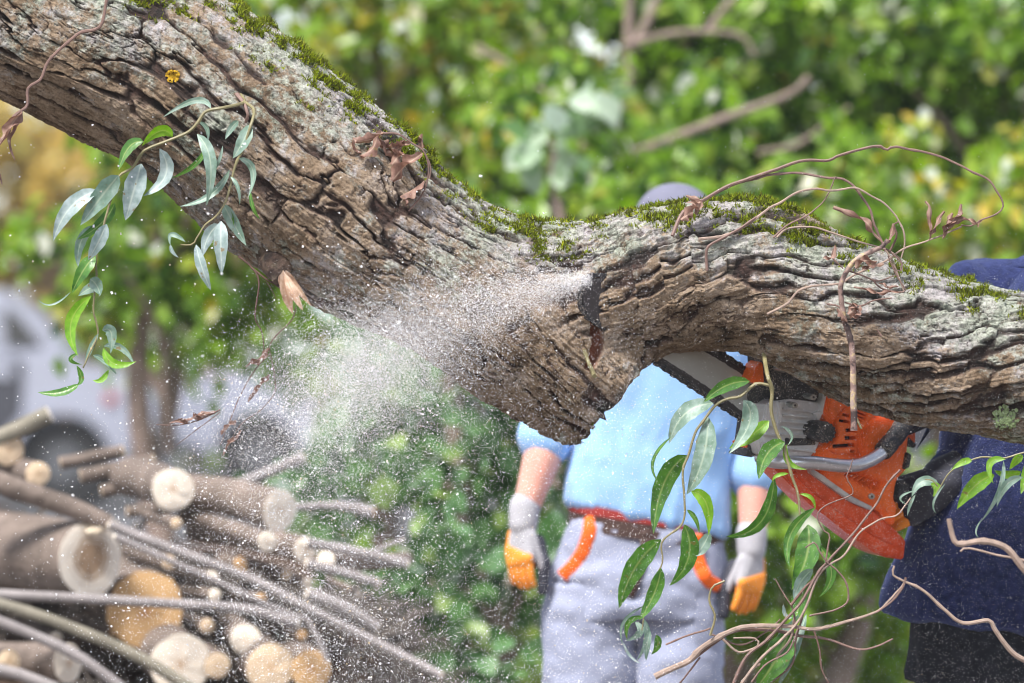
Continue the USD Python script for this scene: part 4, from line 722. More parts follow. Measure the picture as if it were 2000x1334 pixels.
for nm, wr, d, n_, sd2 in (('L', W1(1024, 1000, -.065), W1(1012, 1150, -.10) - W1(1024, 1000, -.065), [.62, .78, 0], 1), ('R', W1(1468, 1050, -.065), W1(1462, 1195, -.10) - W1(1468, 1050, -.065), [-.62, .78, 0], -1)):
    pal, fin = hand(wr + unit(d) * .03, d, n_, sd2, .26, .90, .004)
    cuff = chain_hull([(wr - unit(d) * .012, .037), (wr + unit(d) * .03, .034)])
    g_ = part('glove', flesh(cuff + pal, .008, 8), 'glove_grey', man, smooth=True)
    fd = unit(d); nn_ = unit(np.array(n_) - fd * (np.array(n_) @ fd)); av = np.cross(fd, nn_) * sd2; w0 = wr + fd * .03
    part('glove_fingers', flesh(fin + [hull((w0 + fd * .055 - av * .028 - nn_ * .003, .0150), (w0 + fd * .080 + av * .026 - nn_ * .003, .0150), (w0 + fd * .09 - av * .025, .0125), (w0 + fd * .09 + av * .025, .0125)), hull((w0 + fd * .02 - av * .030, .012), (w0 + fd * .07 - av * .029, .0150))], .005, 5), 'glove_orange', g_, smooth=True)
    w0 = w0 + np.array([.024 * sd2, 0, 0])
    part('glove_palm', flesh([hull((w0 + fd * .035 + nn_ * .022, .017), (w0 + fd * .085 + av * .020 + nn_ * .022, .015), (w0 + fd * .085 - av * .020 + nn_ * .020, .014)), hull((w0 + fd * .085 + av * .024 + nn_ * .022, .016), (w0 + fd * .15 + av * .018 + nn_ * .030, .013))], .008, 4), 'glove_dark', g_, smooth=True)
for a in (anL, anR):
    part('shoe', flesh([hull((a + [0, .02, -.04], .048), (a + [0, -.16, -.055], .034), (a + [0, -.08, -.04], .042))], .02, 4), 'shoe', man, smooth=True)
# operator at the right edge
Y2 = .52; W2 = lambda px, py, dy=0.: P(px, py, Y2 + dy); k2 = .00105
op = thing('person', 'person in a navy fleece and black trousers holding the chainsaw at the right edge', 'person', (W2(1990, 1000)[0], Y2, 0))
h2 = W2(2175, 330); b2 = chain_hull([(h2 + [.02, 0, .03], .09), (h2 + [-.03, 0, -.05], .07), (h2 + [-.055, 0, -.085], .042)]) + [hull((h2 + [-.105, 0, -.02], .012), (h2 + [-.118, 0, -.045], .013), (h2 + [-.09, 0, -.05], .014))]
for s in (-1, 1): b2 += [hull((h2 + [.0, s * .085, .01], .014), (h2 + [.004, s * .086, -.03], .010))]
b2 += chain_hull([(h2 + [.02, 0, -.06], .06), (W2(2150, 480), .07)])
sl, sr = W2(2120, 590, -.16), W2(2110, 600, .17)
b2 += [hull((W2(2140, 520), .08), (sl, .055), (sr, .055), (W2(2010, 1120), .12))]
elL = W2(1925, 600, -.02); haL = Q(*z4([(1085, 500)])[0], .06); elR = W2(2010, 935, .16); haR = Q(1795, 945, .03)
b2 += chain_hull([(sr, .055), (W2(1925, 600, .12), .045), (haL + [.05, .04, .03], .032)]) + chain_hull([(sl, .055), (W2(2015, 880, -.05), .046), (haR + [.09, .02, .02], .032)])
h2L, h2R = W2(1960, 1230, -.08), W2(2010, 1230, .09); n2L, n2R = np.array([W2(1880, 0)[0], Y2 - .10, .50]), np.array([W2(2000, 0)[0], Y2 + .12, .50]); q2L, q2R = np.array([W2(1930, 0)[0], Y2 - .12, .09]), np.array([W2(2060, 0)[0], Y2 + .14, .09])
b2 += [hull((W2(2000, 1130), .12), (h2L, .09), (h2R, .09))] + chain_hull([(h2L, .085), (n2L, .06), (q2L, .042)]) + chain_hull([(h2R, .085), (n2R, .06), (q2R, .042)])
part('body', flesh(b2, .018, 12), 'skin', op, smooth=True)
for s in (-1, 1):
    e = trimesh.creation.icosphere(2, .011); e.apply_translation(h2 + [-.088, s * .032, .0]); part('eye', e, 'eye', op, smooth=True)
part('hair', flesh([hull((h2 + [.03, 0, .035], .095), (h2 + [.04, 0, -.02], .088))], .02, 4), 'hair', op, smooth=True)
r2 = lambda cx, cy, hw, dep, tilt=0., dy=0.: (W2(cx, cy, dy), np.array([hw * k2, 0, -tilt * k2]), np.array([0, dep, 0]))
fl = [loft([r2(1972, 1222, 250, .20, 34), r2(1972, 1195, 246, .20, 34), r2(1982, 1120, 225, .195, 22), r2(1998, 1030, 205, .19, 14), r2(2020, 930, 185, .185, 6), r2(2045, 820, 190, .18), r2(2075, 700, 195, .18, -10), r2(2105, 600, 190, .17, -16), r2(2125, 540, 150, .14, -16), r2(2145, 490, 90, .10), r2(2152, 455, 75, .09)])]
fl += chain_hull([(sr + [0, -.02, 0], .085), (W2(1990, 600, .08), .078), (W2(1925, 585, .06), .074), (W2(1895, 600, .05), .066), (haL + [.08, .05, .04], .045)])
fl += [hull((W2(1890, 560, .02), .042), (W2(1950, 585, .0), .055), (W2(2010, 575, .0), .062))] + chain_hull([(W2(1890, 552, -.01), .034), (W2(1935, 590, -.02), .04)])
fl += chain_hull([(sl, .08), (W2(2020, 890, -.06), .07), (W2(1930, 930, -.04), .060), (haR + [.075, .015, .018], .046)])
ft_ = flesh(fl, .012, 8); fold = np.abs(2 * fbm(ft_.vertices * np.array([8, 8, 5]), 3, 24) - 1); ft_.vertices = ft_.vertices + ft_.vertex_normals * (.030 * (.5 - fold) + .006 * (fbm(ft_.vertices * 30, 4, 26) - .5))[:, None]
part('fleece', ft_, 'fleece_navy', op, smooth=True)
r2k = lambda x, z, hw, dep, dy: (np.array([x, Y2 + dy, z]), np.array([hw, 0, 0]), np.array([0, dep, 0]))
x2 = lambda px: W2(px, 0)[0]
tr2 = [loft([r2(1985, 1150, 205, .17), r2(1985, 1240, 210, .18), r2(1978, 1330, 212, .18)]), loft([r2k(x2(1925), .86, .155, .13, -.06), r2k(x2(1905), .66, .125, .12, -.09), r2k(x2(1885), .5, .11, .11, -.10), r2k(x2(1930), .1, .095, .09, -.12)]), loft([r2k(x2(2020), .86, .15, .13, .08), r2k(x2(2010), .5, .11, .11, .12), r2k(x2(2060), .1, .095, .09, .14)])]
tq = flesh(tr2, .025, 6, .012, 8, 3); part('trousers', tq, 'trouser_black', op, smooth=True)
# gloves
pal, fin = hand(haR + np.array([.055, -.035, .0]), np.array([-.9, -.05, -.42]), [0, .95, -.1], -1, .62, 1.1, .004)
g_ = part('glove', flesh(chain_hull([(haR + [.085, .0, .03], .044), (haR + [.045, -.005, .012], .042)]) + pal, .008, 8), 'glove_dark', op, smooth=True)
part('glove_fingers', flesh(fin, .006, 6), 'glove_orange', g_, smooth=True)
pal, fin = hand(haL + np.array([.05, .03, .02]), np.array([-.9, -.25, -.3]), [-.2, .5, -.8], -1, .9, 1.1, .02)
g_ = part('glove', flesh(chain_hull([(haL + [.09, .05, .04], .042), (haL + [.05, .03, .02], .04)]) + pal, .008, 8), 'glove_dark', op, smooth=True)
part('glove_fingers', flesh(fin, .006, 6), 'glove_orange', g_, smooth=True)
for a in (q2L, q2R): part('shoe', flesh([hull((a + [.02, 0, -.04], .048), (a + [-.16, 0, -.055], .034), (a + [-.08, 0, -.04], .042))], .02, 4), 'shoe', op, smooth=True)

# ------------------------------------------------------------------ log pile
def log(name, label, pts, w, Yn, m='log_bark', cut='cut_pale', Yf=None, rnd=.13, end0=True, end1=True, group='cut logs and branches in the pile', cat='log', tilt=None):
    """pts in pixels, near end last; w = widths in pixels (scalar or per end)"""
    i = log.n = getattr(log, 'n', 0) + 1
    n = len(pts); Ys = np.linspace(Yn if Yf is None else Yf, Yn, n); c = np.array([P(p[0], p[1], y) for p, y in zip(pts, Ys)]); k = (DIST + Yn) / DIST / 1000
    L = np.linalg.norm(np.diff(c, axis=0), axis=1).sum(); q = spline(c, max(6, int(L / .05))); r = np.interp(np.linspace(0, 1, len(q)), np.linspace(0, 1, np.size(w)), np.atleast_1d(w)) * k / 2
    b = q[-1].copy(); b[2] = q[:, 2].min(); t = thing(name, label, cat, b, group)
    K = 20 if np.max(w) > 30 else 10
    body_ = tube(q, r, K, rnd, 200 + i, cap=False); part('bark', body_, m, t, smooth=True)
    for on, e, s in ((end0, 0, -1), (end1, len(q) - 1, 1)):
        if not on: continue
        rg = body_.vertices[e * K:(e + 1) * K]; ce = rg.mean(0); ax = unit(q[-1] - q[-2]) if e else unit(q[0] - q[1])
        V = [ce + ax * .004]; rad = [0.]
        for f_ in (.3, .6, .85, .97): V += list(ce + (rg - ce) * f_ + ax * .004 * (1 - f_ ** 4) + ax * .0012 * rng.normal(0, 1, (K, 1))); rad += [f_] * K
        F = [(0, 1 + j, 1 + (j + 1) % K) for j in range(K)]
        for h in range(3): F += [x for j in range(K) for x in ((1 + h * K + j, 1 + (h + 1) * K + j, 1 + (h + 1) * K + (j + 1) % K), (1 + h * K + j, 1 + (h + 1) * K + (j + 1) % K, 1 + h * K + (j + 1) % K))]
        V = np.array(V + list(rg)); F += [x for j in range(K) for x in ((1 + 3 * K + j, 1 + 4 * K + j, 1 + 4 * K + (j + 1) % K), (1 + 3 * K + j, 1 + 4 * K + (j + 1) % K, 1 + 3 * K + (j + 1) % K))]
        part('cut_face', (V, np.array(F)), cut, t, smooth=30, attrs={'rad': rad + [1.0] * K})
    return t
yl = 2.7
big_ = log('log', 'thickest log of the pile at the left edge with a broken pale cut end', [(-330, 1055), (-100, 1062), (60, 1080), (176, 1092)], [165, 165, 158, 150], yl, Yf=yl + .55, cut='cut_heart')
sp = []
for i in range(16): a = rng.uniform(-.6, .9); sp.append(twig([(165 + 20 * rng.random(), 1030 + 12 * rng.random()), (195 + 25 * rng.random() + 20 * a, 1010 + 22 * rng.random())], 13, 3, yl - .03 + .05 * rng.random(), 300 + i, 5))
plain('torn_wood', (.78, .66, .50), .9, .1, .2, 30)
part('torn_fibres', cat_(sp), 'torn_wood', big_, kind='stuff')
log('log', 'pale barked log with both cut ends showing, lying highest in the middle of the pile', [(345, 958), (440, 970), (546, 997)], [74, 76, 84], yl + .15, Yf=yl + .5, cut='cut_pale')
log('log', 'log with a tall pale cut face at the left end of the highest log', [(250, 930), (300, 942), (338, 955)], [78, 80, 84], yl + .2, Yf=yl + .6)
log('log', 'slim log with small pale end directly under the log with two visible ends', [(360, 1010), (440, 1030), (522, 1058)], [34, 36, 40], yl, Yf=yl + .5)
log('log', 'brown log with round end right of the slim log, beside the green ivy', [(380, 1035), (490, 1050), (596, 1073)], [46, 48, 52], yl + .05, Yf=yl + .45)
log('log', 'short log with pale end pointing left at the right side of the pile', [(795, 1092), (720, 1098), (636, 1095)], [30, 36, 42], yl + .05, Yf=yl + .4)
log('log', 'large log with orange tan cut face behind the straight grey branch', [(190, 1120), (240, 1160), (283, 1192)], [150, 150, 150], yl + .1, Yf=yl + .9, cut='cut_orange')
log('log', 'log with white split cut face at the bottom, right of the orange face', [(260, 1225), (310, 1260), (352, 1296)], [112, 116, 118], yl - .1, Yf=yl + .6)
log('log', 'small round log end between the white split face and the grey end at the bottom', [(380, 1260), (424, 1300)], [50, 52], yl - .1, Yf=yl + .5, cut='cut_tan')
log('log', 'upright oval log end above the bottom row, near the end of the straight branch', [(440, 1215), (480, 1248)], [56, 60], yl + .05, Yf=yl + .5)
log('log', 'wide dull log end at the bottom of the pile left of the orange sliver', [(470, 1262), (528, 1304)], [92, 96], yl - .05, Yf=yl + .55, cut='cut_tan')
log('log', 'narrow bright orange log end, rightmost at the bottom of the pile', [(560, 1265), (608, 1308)], [74, 80], yl - .05, Yf=yl + .45, cut='cut_orange')
log('log', 'short thick log with pale edge lying in the bottom left corner', [(-130, 1290), (20, 1292), (132, 1296)], [82, 80, 78], yl - .2, Yf=yl + .05)
log('log', 'tiny log end in the very bottom left corner in front of the short thick log', [(-40, 1290), (18, 1290)], [44, 46], yl - .3, Yf=yl - .05, cut='cut_tan')
log('log', 'round yellowish log end at the left edge below the car wheel, upper of two', [(-60, 862), (18, 878)], [62, 62], yl + .3, Yf=yl + .7, cut='cut_tan')
log('log', 'round yellowish log end at the left below the car wheel, lower of two', [(-10, 905), (74, 926)], [50, 50], yl + .2, Yf=yl + .6, cut='cut_tan')
log('branch', 'thin mossy branch with a small pale cut end in front of the car wheel', [(-60, 880), (20, 845), (96, 809)], [34, 32, 34], yl + .3, m='stick_green', cat='branch')
log('branch', 'brownish branch slanting down to the broken end of the thickest log', [(-60, 920), (60, 965), (140, 992), (215, 1022)], [44, 44, 40, 30], yl - .02, cat='branch')
log('branch', 'long grey branch running from the thickest log down to the lower middle', [(215, 1025), (350, 1077), (490, 1130), (591, 1182), (716, 1245), (800, 1287), (862, 1318)], [20, 18, 17], yl - .25, Yf=yl - .05, m='stick_bark', cat='branch')
log('branch', 'thin branch lying just below and beside the long grey branch', [(225, 1048), (400, 1125), (545, 1192), (600, 1210), (640, 1290)], [13, 12], yl - .22, m='stick_bark', cat='branch')
log('branch', 'straight grey branch crossing the pile level in front of the orange cut face', [(-80, 1158), (0, 1161), (140, 1168), (315, 1178), (472, 1189), (582, 1217)], [22, 21, 20, 22], yl - .3, m='stick_bark', cat='branch')
log('branch', 'mossy grey branch slanting across the bottom left of the pile', [(-80, 1155), (0, 1180), (87, 1206), (210, 1255), (297, 1297), (380, 1350)], [24, 24, 26], yl - .35, m='stick_green', cat='branch')
log('branch', 'grey branch below the mossy branch, running to the bottom edge', [(-60, 1190), (40, 1230), (150, 1280), (240, 1345)], [22, 22], yl - .4, m='stick_bark', cat='branch')
log('branch', 'grey branch at the lowest left edge of the picture', [(-80, 1300), (20, 1312), (110, 1345)], [24, 24], yl - .45, m='stick_bark', cat='branch')
log('branch', 'pale stick standing up at the back right of the pile with a cut tip', [(440, 955), (520, 925), (592, 893)], [24, 22, 24], yl + .4, m='stick_bark', cat='branch')
log('branch', 'stick with an orange cut tip at the right of the pile under the pale stick', [(560, 992), (650, 988), (730, 1000)], [18, 17, 26], yl + .3, m='stick_bark', cut='cut_orange', cat='branch')
log('branch', 'forked grey stick at the right edge of the pile, upper stick of three', [(600, 1060), (700, 1078), (796, 1102)], [22, 22, 22], yl, m='stick_bark', cat='branch')
log('branch', 'grey stick at the right edge of the pile, middle stick of three', [(600, 1100), (670, 1118), (738, 1138)], [22, 20, 20], yl, m='stick_bark', cat='branch')
log('branch', 'short sloping stick at the right edge of the pile, lowest stick of three', [(600, 1160), (670, 1185), (738, 1225)], [28, 28, 22], yl - .05, m='stick_bark', cat='branch')
log('branch', 'thin twig leaning up off the right end of the forked stick', [(728, 1078), (785, 1055)], [10, 8], yl, m='stick_bark', cat='branch')
for i, (a, b, w) in enumerate([((160, 930), (300, 900), 30), ((200, 960), (330, 930), 26), ((250, 1000), (380, 985), 24), ((120, 905), (240, 880), 26)]):
    log('branch', ('dull brown branch behind the pile under the car, ' + ('uppermost of four', 'second of four from above', 'third of four from above', 'lowest of four')[[1, 2, 3, 0][i]]), [a, b], [w, w * .9], yl + .7, m='log_bark', cut='cut_tan', cat='branch')
for i, (a, b, w) in enumerate([((250, 1075), (330, 1098), 30), ((330, 1110), (415, 1128), 26), ((400, 1090), (470, 1102), 30), ((470, 1095), (560, 1122), 22), ((350, 1150), (420, 1162), 26), ((430, 1150), (510, 1170), 24), ((330, 1208), (405, 1222), 30), ((520, 1120), (600, 1140), 24), ((540, 1225), (590, 1240), 22), ((60, 1128), (150, 1148), 24), ((20, 1218), (110, 1246), 26), ((150, 1215), (225, 1232), 26), ((280, 1000), (345, 1022), 24), ((640, 1130), (700, 1158), 16)]):
    log('branch', 'short dull branch end lodged in the dark gaps between the larger logs', [a, ((a[0] + b[0]) / 2, (a[1] + b[1]) / 2), b], [w, w * 1.05, w], yl + .12 + .03 * (i % 4), Yf=yl + .42, cut=('cut_tan', 'cut_pale', 'cut_orange')[i % 3], cat='branch', group='short branch ends lodged in the log pile')
# loose brush and litter the pile lies on
n = 2600; ms = []
bx_ = rng.uniform(-2.6, -.15, n); by_ = rng.uniform(2.4, 4.5, n); bz_ = terrain(bx_, by_); 
hgt = np.clip(np.interp(bx_, [-2.6, -1.6, -1.0, -.55, -.15], [.34, .30, .22, .05, .0]) * np.interp(by_, [2.4, 2.9, 3.7, 4.5], [.15, 1, 1, .7]), 0, 1)
a = rng.uniform(0, np.pi, n); l = rng.uniform(.04, .16, n); r = rng.uniform(.002, .008, n); el = rng.normal(0, .35, n)
d = np.stack([np.cos(a) * np.cos(el), np.sin(a) * np.cos(el), np.sin(el)], 1); c = np.stack([bx_, by_, bz_ + hgt * rng.random(n) + .01], 1)
s1 = np.cross(d, [0, .1, 1]); s1 /= np.linalg.norm(s1, axis=1, keepdims=True); s2 = np.cross(d, s1); V = []
for e in (-1, 1):
    for k in range(3): V.append(c + e * d * l[:, None] + r[:, None] * (math.cos(k * 2.094) * s1 + math.sin(k * 2.094) * s2))
V = np.stack(V, 1).reshape(-1, 3); F0_ = np.array([(0, 1, 4), (0, 4, 3), (1, 2, 5), (1, 5, 4), (2, 0, 3), (2, 3, 5)]); F = (np.arange(n)[:, None, None] * 6 + F0_).reshape(-1, 3)
tag(part('brush_litter', (V, F), 'trunk_dark', smooth=False), 'dark heap of broken twigs and brush that the logs lie on', 'brush', kind='stuff')

# ------------------------------------------------------------------ cars
def car_parts(t):
    o = base_of[str(t.GetPath())]
    def ex(poly, y0, y1, rb=.06, bev=.05, steps=4):
        out = []; g = Polygon(poly).buffer(-rb).buffer(2 * rb).buffer(-rb).simplify(.004)
        for i in range(steps):
            a = (i + 1) / steps * math.pi / 2; gi = g.buffer(-bev * (1 - math.cos(a))); cs = m3.CrossSection([np.array(gi.exterior.coords)[:-1]], m3.FillRule.EvenOdd); e = bev * (1 - math.sin(a))
            out.append(m3.Manifold.extrude(cs, (y1 - y0) - 2 * e).translate([0, 0, y0 + e]))
        m = m3.Manifold.batch_boolean(out, m3.OpType.Add); return m.rotate([90, 0, 0]).translate([0, 0, 0])
    def put(m, name, mt, parent=t, **k):
        m = tm(m) if not isinstance(m, trimesh.Trimesh) else m; m.vertices = m.vertices + o; return part(name, m, mt, parent, **k)
    cyl = lambda r, w, x, y, z: m3.Manifold.cylinder(w, r, r, 40, True).rotate([90, 0, 0]).translate([x, y, z])
    bodyp = ex([(-3.6, .40), (.70, .42), (.86, .62), (.84, 1.02), (.74, 1.16), (.1, 1.22), (-.1, 1.34), (-2.3, 1.30), (-3.3, 1.10), (-3.62, .86)], -.88, .88, .08, .10)
    for x in (0, -2.65): bodyp = bodyp - cyl(.43, 3, x, 0, .38)
    put(bodyp, 'body', 'car_paint')
    put(ex([(.12, 1.22), (-.22, 1.66), (-.55, 1.86), (-1.0, 1.92), (-1.6, 1.88), (-2.45, 1.24)], -.77, .77, .08, .13, 5), 'roof', 'car_paint')
    for x0, x1, x2, x3 in ((-.16, -.36, -.52, -.50), (-.62, -.64, -1.10, -1.10), (-1.2, -1.2, -1.62, -2.0)):
        put(ex([(x0, 1.36), (x1, 1.60), (x2, 1.74), (x3, 1.36)], -.79, .79, .03, .01, 2), 'window', 'car_glass')
    put(ex([(-2.40, 1.26), (-1.66, 1.84), (-1.58, 1.84), (-2.3, 1.26)], -.66, .66, .01, .01, 2), 'windscreen', 'car_glass')
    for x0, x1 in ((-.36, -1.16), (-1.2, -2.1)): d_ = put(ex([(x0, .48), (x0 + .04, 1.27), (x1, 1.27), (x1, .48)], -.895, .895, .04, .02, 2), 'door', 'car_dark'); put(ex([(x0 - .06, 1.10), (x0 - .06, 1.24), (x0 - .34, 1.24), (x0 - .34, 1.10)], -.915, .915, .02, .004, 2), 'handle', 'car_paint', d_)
    for x in (0, -2.65):
        ring_ = (cyl(.53, 1.90, x, 0, .38) - cyl(.415, 3, x, 0, .38)).trim_by_plane([0, 0, 1], .40)
        for sgn in (-1, 1): put(ring_.trim_by_plane([0, sgn, 0], .75), 'wheel_arch', 'car_paint')
        for s in (-1, 1):
            w = put(cyl(.38, .23, x, s * .76, .38), 'wheel', 'rubber'); put(cyl(.17, .24, x, s * .765, .38), 'rim', 'alloy', w)
    for s in (-1, 1):
        put(tm(m3.Manifold.batch_hull([ball((-2.1, s * .98, 1.36), .07), ball((-2.1, s * 1.06, 1.38), .08)])), 'mirror', 'car_paint', smooth=True)
        put(ex([(-3.5, .82), (-3.58, .82), (-3.5, .98), (-3.3, .98)], s * .72 - .12, s * .72 + .12, .02, .02, 2), 'headlight', 'alloy')
        put(tm(m3.Manifold.cube([.09, .05, .08], True).translate([.40, s * .885, .93])), 'tail_lamp', 'tail_lamp')
    put(tm(m3.Manifold.cube([.1, 1.7, .16], True).translate([.86, 0, .50])), 'bumper', 'car_dark')
def car(label, x, y, s=1.0, rz=0.):
    if not car.proto:
        c = thing('parked_car', label, 'car', (x, y, .012), 'parked cars beyond the hedge'); car_parts(c); car.proto.append(c); return c
    xf = UsdGeom.Xform.Define(stage, uniq('/World', 'parked_car')); p = xf.GetPrim(); p.GetReferences().AddInternalReference(car.proto[0].GetPath())
    xf.ClearXformOpOrder(); xf.GetPrim().GetAttribute('xformOp:translate').Set(Gf.Vec3d(x, y, .012)) if p.GetAttribute('xformOp:translate') else None
    t_ = xf.GetTranslateOp() if False else UsdGeom.XformOp(p.GetAttribute('xformOp:translate')); r_ = xf.AddRotateZOp(); r_.Set(rz); s_ = xf.AddScaleOp(); s_.Set(Gf.Vec3f(s, s, s)); xf.SetXformOpOrder([t_, r_, s_])
    p.SetInstanceable(True); return tag(p, label, 'car', 'parked cars beyond the hedge')
car.proto = []
car('silver saloon with dark doors parked at the left edge behind the logs', -3.78, 34.)
car('pale silver car parked just behind the tail of the saloon, half hidden by leaves', -3.26 + 3.62 * .95, 38., .95, 0)
car('pale car glimpsed far away between the chainsaw and the navy fleece', 5.2, 36., .95, 0)

# ------------------------------------------------------------------ background vegetation
def leaves(c, size, seed, droop=.3, asp=.55):
    g = np.random.default_rng(seed); n = len(c); sz = size * g.uniform(.6, 1.25, n)[:, None]
    d = g.normal(0, 1, (n, 3)) - [0, 0, droop * 2]; d /= np.linalg.norm(d, axis=1, keepdims=True); up = g.normal(0, .55, (n, 3)) + [-.15, -1.0, .75]
    s = np.cross(d, up); s /= np.linalg.norm(s, axis=1, keepdims=True) + 1e-9; nn_ = np.cross(s, d); w = sz * asp / 2
    V = np.stack([c, c + d * sz * .35 + s * w + nn_ * w * .35, c + d * sz * .75 + s * w * .7 + nn_ * w * .25, c + d * sz, c + d * sz * .75 - s * w * .7 + nn_ * w * .25, c + d * sz * .35 - s * w + nn_ * w * .35, c + d * sz * .4], 1).reshape(-1, 3)
    F = np.array([(0, 1, 6), (1, 2, 6), (2, 3, 6), (3, 4, 6), (4, 5, 6), (5, 0, 6)]); return V, (np.arange(n)[:, None, None] * 7 + F).reshape(-1, 3)
def clumps(g, c, rad, n, k):
    cc = g.normal(0, 1, (k, 3)); cc = cc / np.linalg.norm(cc, axis=1, keepdims=True) * g.random((k, 1)) ** .4 * np.array(rad) * .88 + c
    i = g.integers(0, k, n); pr = min(rad) * g.uniform(.16, .36, k)
    return cc[i] + g.normal(0, .5, (n, 3)) * pr[i][:, None], cc
GAPS = []
def shrub(name, label, px, py, Y, rx, rz, ry, n, size, m, seed, cat='shrub', k=40, limbs=7, bark='branch_bark', asp=.55, group=None, zmin=None):
    g = np.random.default_rng(seed); c = P(px, py, Y); rad = (rx, ry, rz); pts, cc = clumps(g, c, rad, n, k)
    gz = terrain(pts[:, 0], pts[:, 1]); pts = pts[pts[:, 2] > gz + .03]
    for gp_, gr_ in GAPS:
        o = np.array([0, -DIST, CAMZ]); u = unit(P(*gp_, 0) - o); q = pts - o; dd = np.linalg.norm(q - (q @ u)[:, None] * u, axis=1); pts = pts[dd > gr_ * (1.2 + Y / 25) + .3 * size]
    z0 = float(terrain(np.array(c[0]), np.array(Y))); t = thing(name, label, cat, (c[0], Y, z0), group)
    base = np.array([c[0], Y, z0 - .05]); top = c + [0, 0, rz * .3]; mid = (base + top) / 2 + [g.normal(0, .08), g.normal(0, .08), 0]
    part('trunk', tube(spline([base, mid, top], 14), np.linspace(.055, .018, 14) * (1 + rz * .2), 9, .15, seed), bark, t, smooth=True)
    for q in cc[g.permutation(k)[:limbs]]:
        s = base + (top - base) * g.uniform(.25, .8); part('limb', tube(spline([s, (s + q) / 2 + [0, 0, .06], q], 8), np.linspace(.022, .008, 8), 6, .1, seed), bark, t, smooth=True)
    part('crown' if cat == 'tree' else 'foliage', leaves(pts, size, seed + 1, asp=asp), m, t, smooth=False, attrs=rnd(len(pts), 7, seed), kind='stuff'); return t
GAPS = [((1138, 60), .028), ((1186, 108), .026), ((1200, 78), .014), ((765, 82), .022), ((542, 28), .026), ((560, 50), .015), ((600, 14), .018), ((1965, 18), .02)]
shrub('tree', 'yellow green leafy tree behind the mossy upper trunk, top centre left', 720, 130, 9.5, 1.05, 1.25, .8, 6000, .09, 'fol_yellow', 11, 'tree', 44)
shrub('tree', 'tree with orange and yellow leaves at the top centre', 1000, 180, 10.5, .95, 1.25, .8, 5600, .09, 'fol_yellow', 12, 'tree', 44)
shrub('tree', 'green tree with bare grey limbs showing above the capped head', 1330, 170, 9.0, .95, 1.25, .7, 5400, .095, 'fol_green', 13, 'tree', 40)
shrub('tree', 'dark green tree above the right limb, right of the bare grey limbs', 1650, 230, 9.6, .95, 1.25, .8, 5600, .095, 'fol_green', 14, 'tree', 44)
shrub('tree', 'green and yellow tree at the top right corner', 1960, 200, 9.2, .95, 1.3, .8, 5400, .095, 'fol_green', 15, 'tree', 40)
shrub('shrub', 'pale leaved shrub behind the dip in the trunk, left of the cap', 1090, 370, 7.4, .45, .50, .4, 1300, .085, 'fol_green', 16, k=22)
shrub('shrub', 'bright green shrub behind the arching twigs right of the cap', 1440, 430, 7.6, .75, .50, .4, 2400, .085, 'fol_green', 17, k=26)
shrub('shrub', 'yellowing shrub behind the right limb at the right edge', 1850, 480, 8.0, .8, .45, .5, 2100, .085, 'fol_yellow', 18, k=30)
shrub('shrub', 'green shrub seen below the left trunk beside the hanging sprig', 330, 460, 9.2, .66, .58, .5, 2200, .085, 'fol_green', 19, k=34)
shrub('shrub', 'green shrub behind the sawdust cloud under the trunk', 745, 610, 8.0, .42, .60, .5, 1700, .08, 'fol_green', 20, k=30)
shrub('ivy_bush', 'blue green ivy bush with dark gaps left of the person in the blue shirt', 880, 880, 5.4, .55, .75, .35, 1500, .085, 'fol_blue', 21, k=40, asp=.9)
shrub('ivy_bush', 'low ivy bush with bluish leaves at the lower centre beside the grey trousers', 940, 1180, 4.9, .42, .34, .3, 460, .08, 'fol_blue', 22, k=26, asp=.9)
shrub('ivy_bush', 'small yellow green bush at the right end of the log pile', 770, 1180, 5.0, .2, .26, .2, 240, .07, 'fol_green', 23, k=14, asp=.9)
shrub('ivy_bush', 'green ivy bush behind the saw and between the two people', 1560, 900, 6.6, .42, .62, .35, 1300, .08, 'fol_green', 24, k=26, asp=.8)
shrub('shrub', 'green shrub behind the person in the blue shirt', 1250, 760, 6.8, .62, .85, .4, 2300, .08, 'fol_green', 25, k=34)
shrub('shrub', 'bright green low shrub behind the wrists and twigs at the lower right', 1610, 1170, 7.0, .55, .34, .3, 1500, .07, 'fol_lime', 26, k=20)
shrub('tree', 'autumn yellow tree far behind the car at the left edge', 90, 330, 41., 2.3, 2.6, 1.2, 5200, .24, 'fol_autumn', 27, 'tree', 36)
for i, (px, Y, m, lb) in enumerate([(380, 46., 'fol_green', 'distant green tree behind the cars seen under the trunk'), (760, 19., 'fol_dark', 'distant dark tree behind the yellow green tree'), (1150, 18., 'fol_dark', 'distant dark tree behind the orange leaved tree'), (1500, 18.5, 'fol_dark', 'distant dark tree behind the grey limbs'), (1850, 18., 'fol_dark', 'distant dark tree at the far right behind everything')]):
    s = (10 + Y) / 28; shrub('tree', lb, px, 330 if i else 420, Y, 1.15 * s, 1.7 * s, .8, 3000 if i else 2200, .17 * s, m, 40 + i, 'tree', 40, bark='trunk_dark')
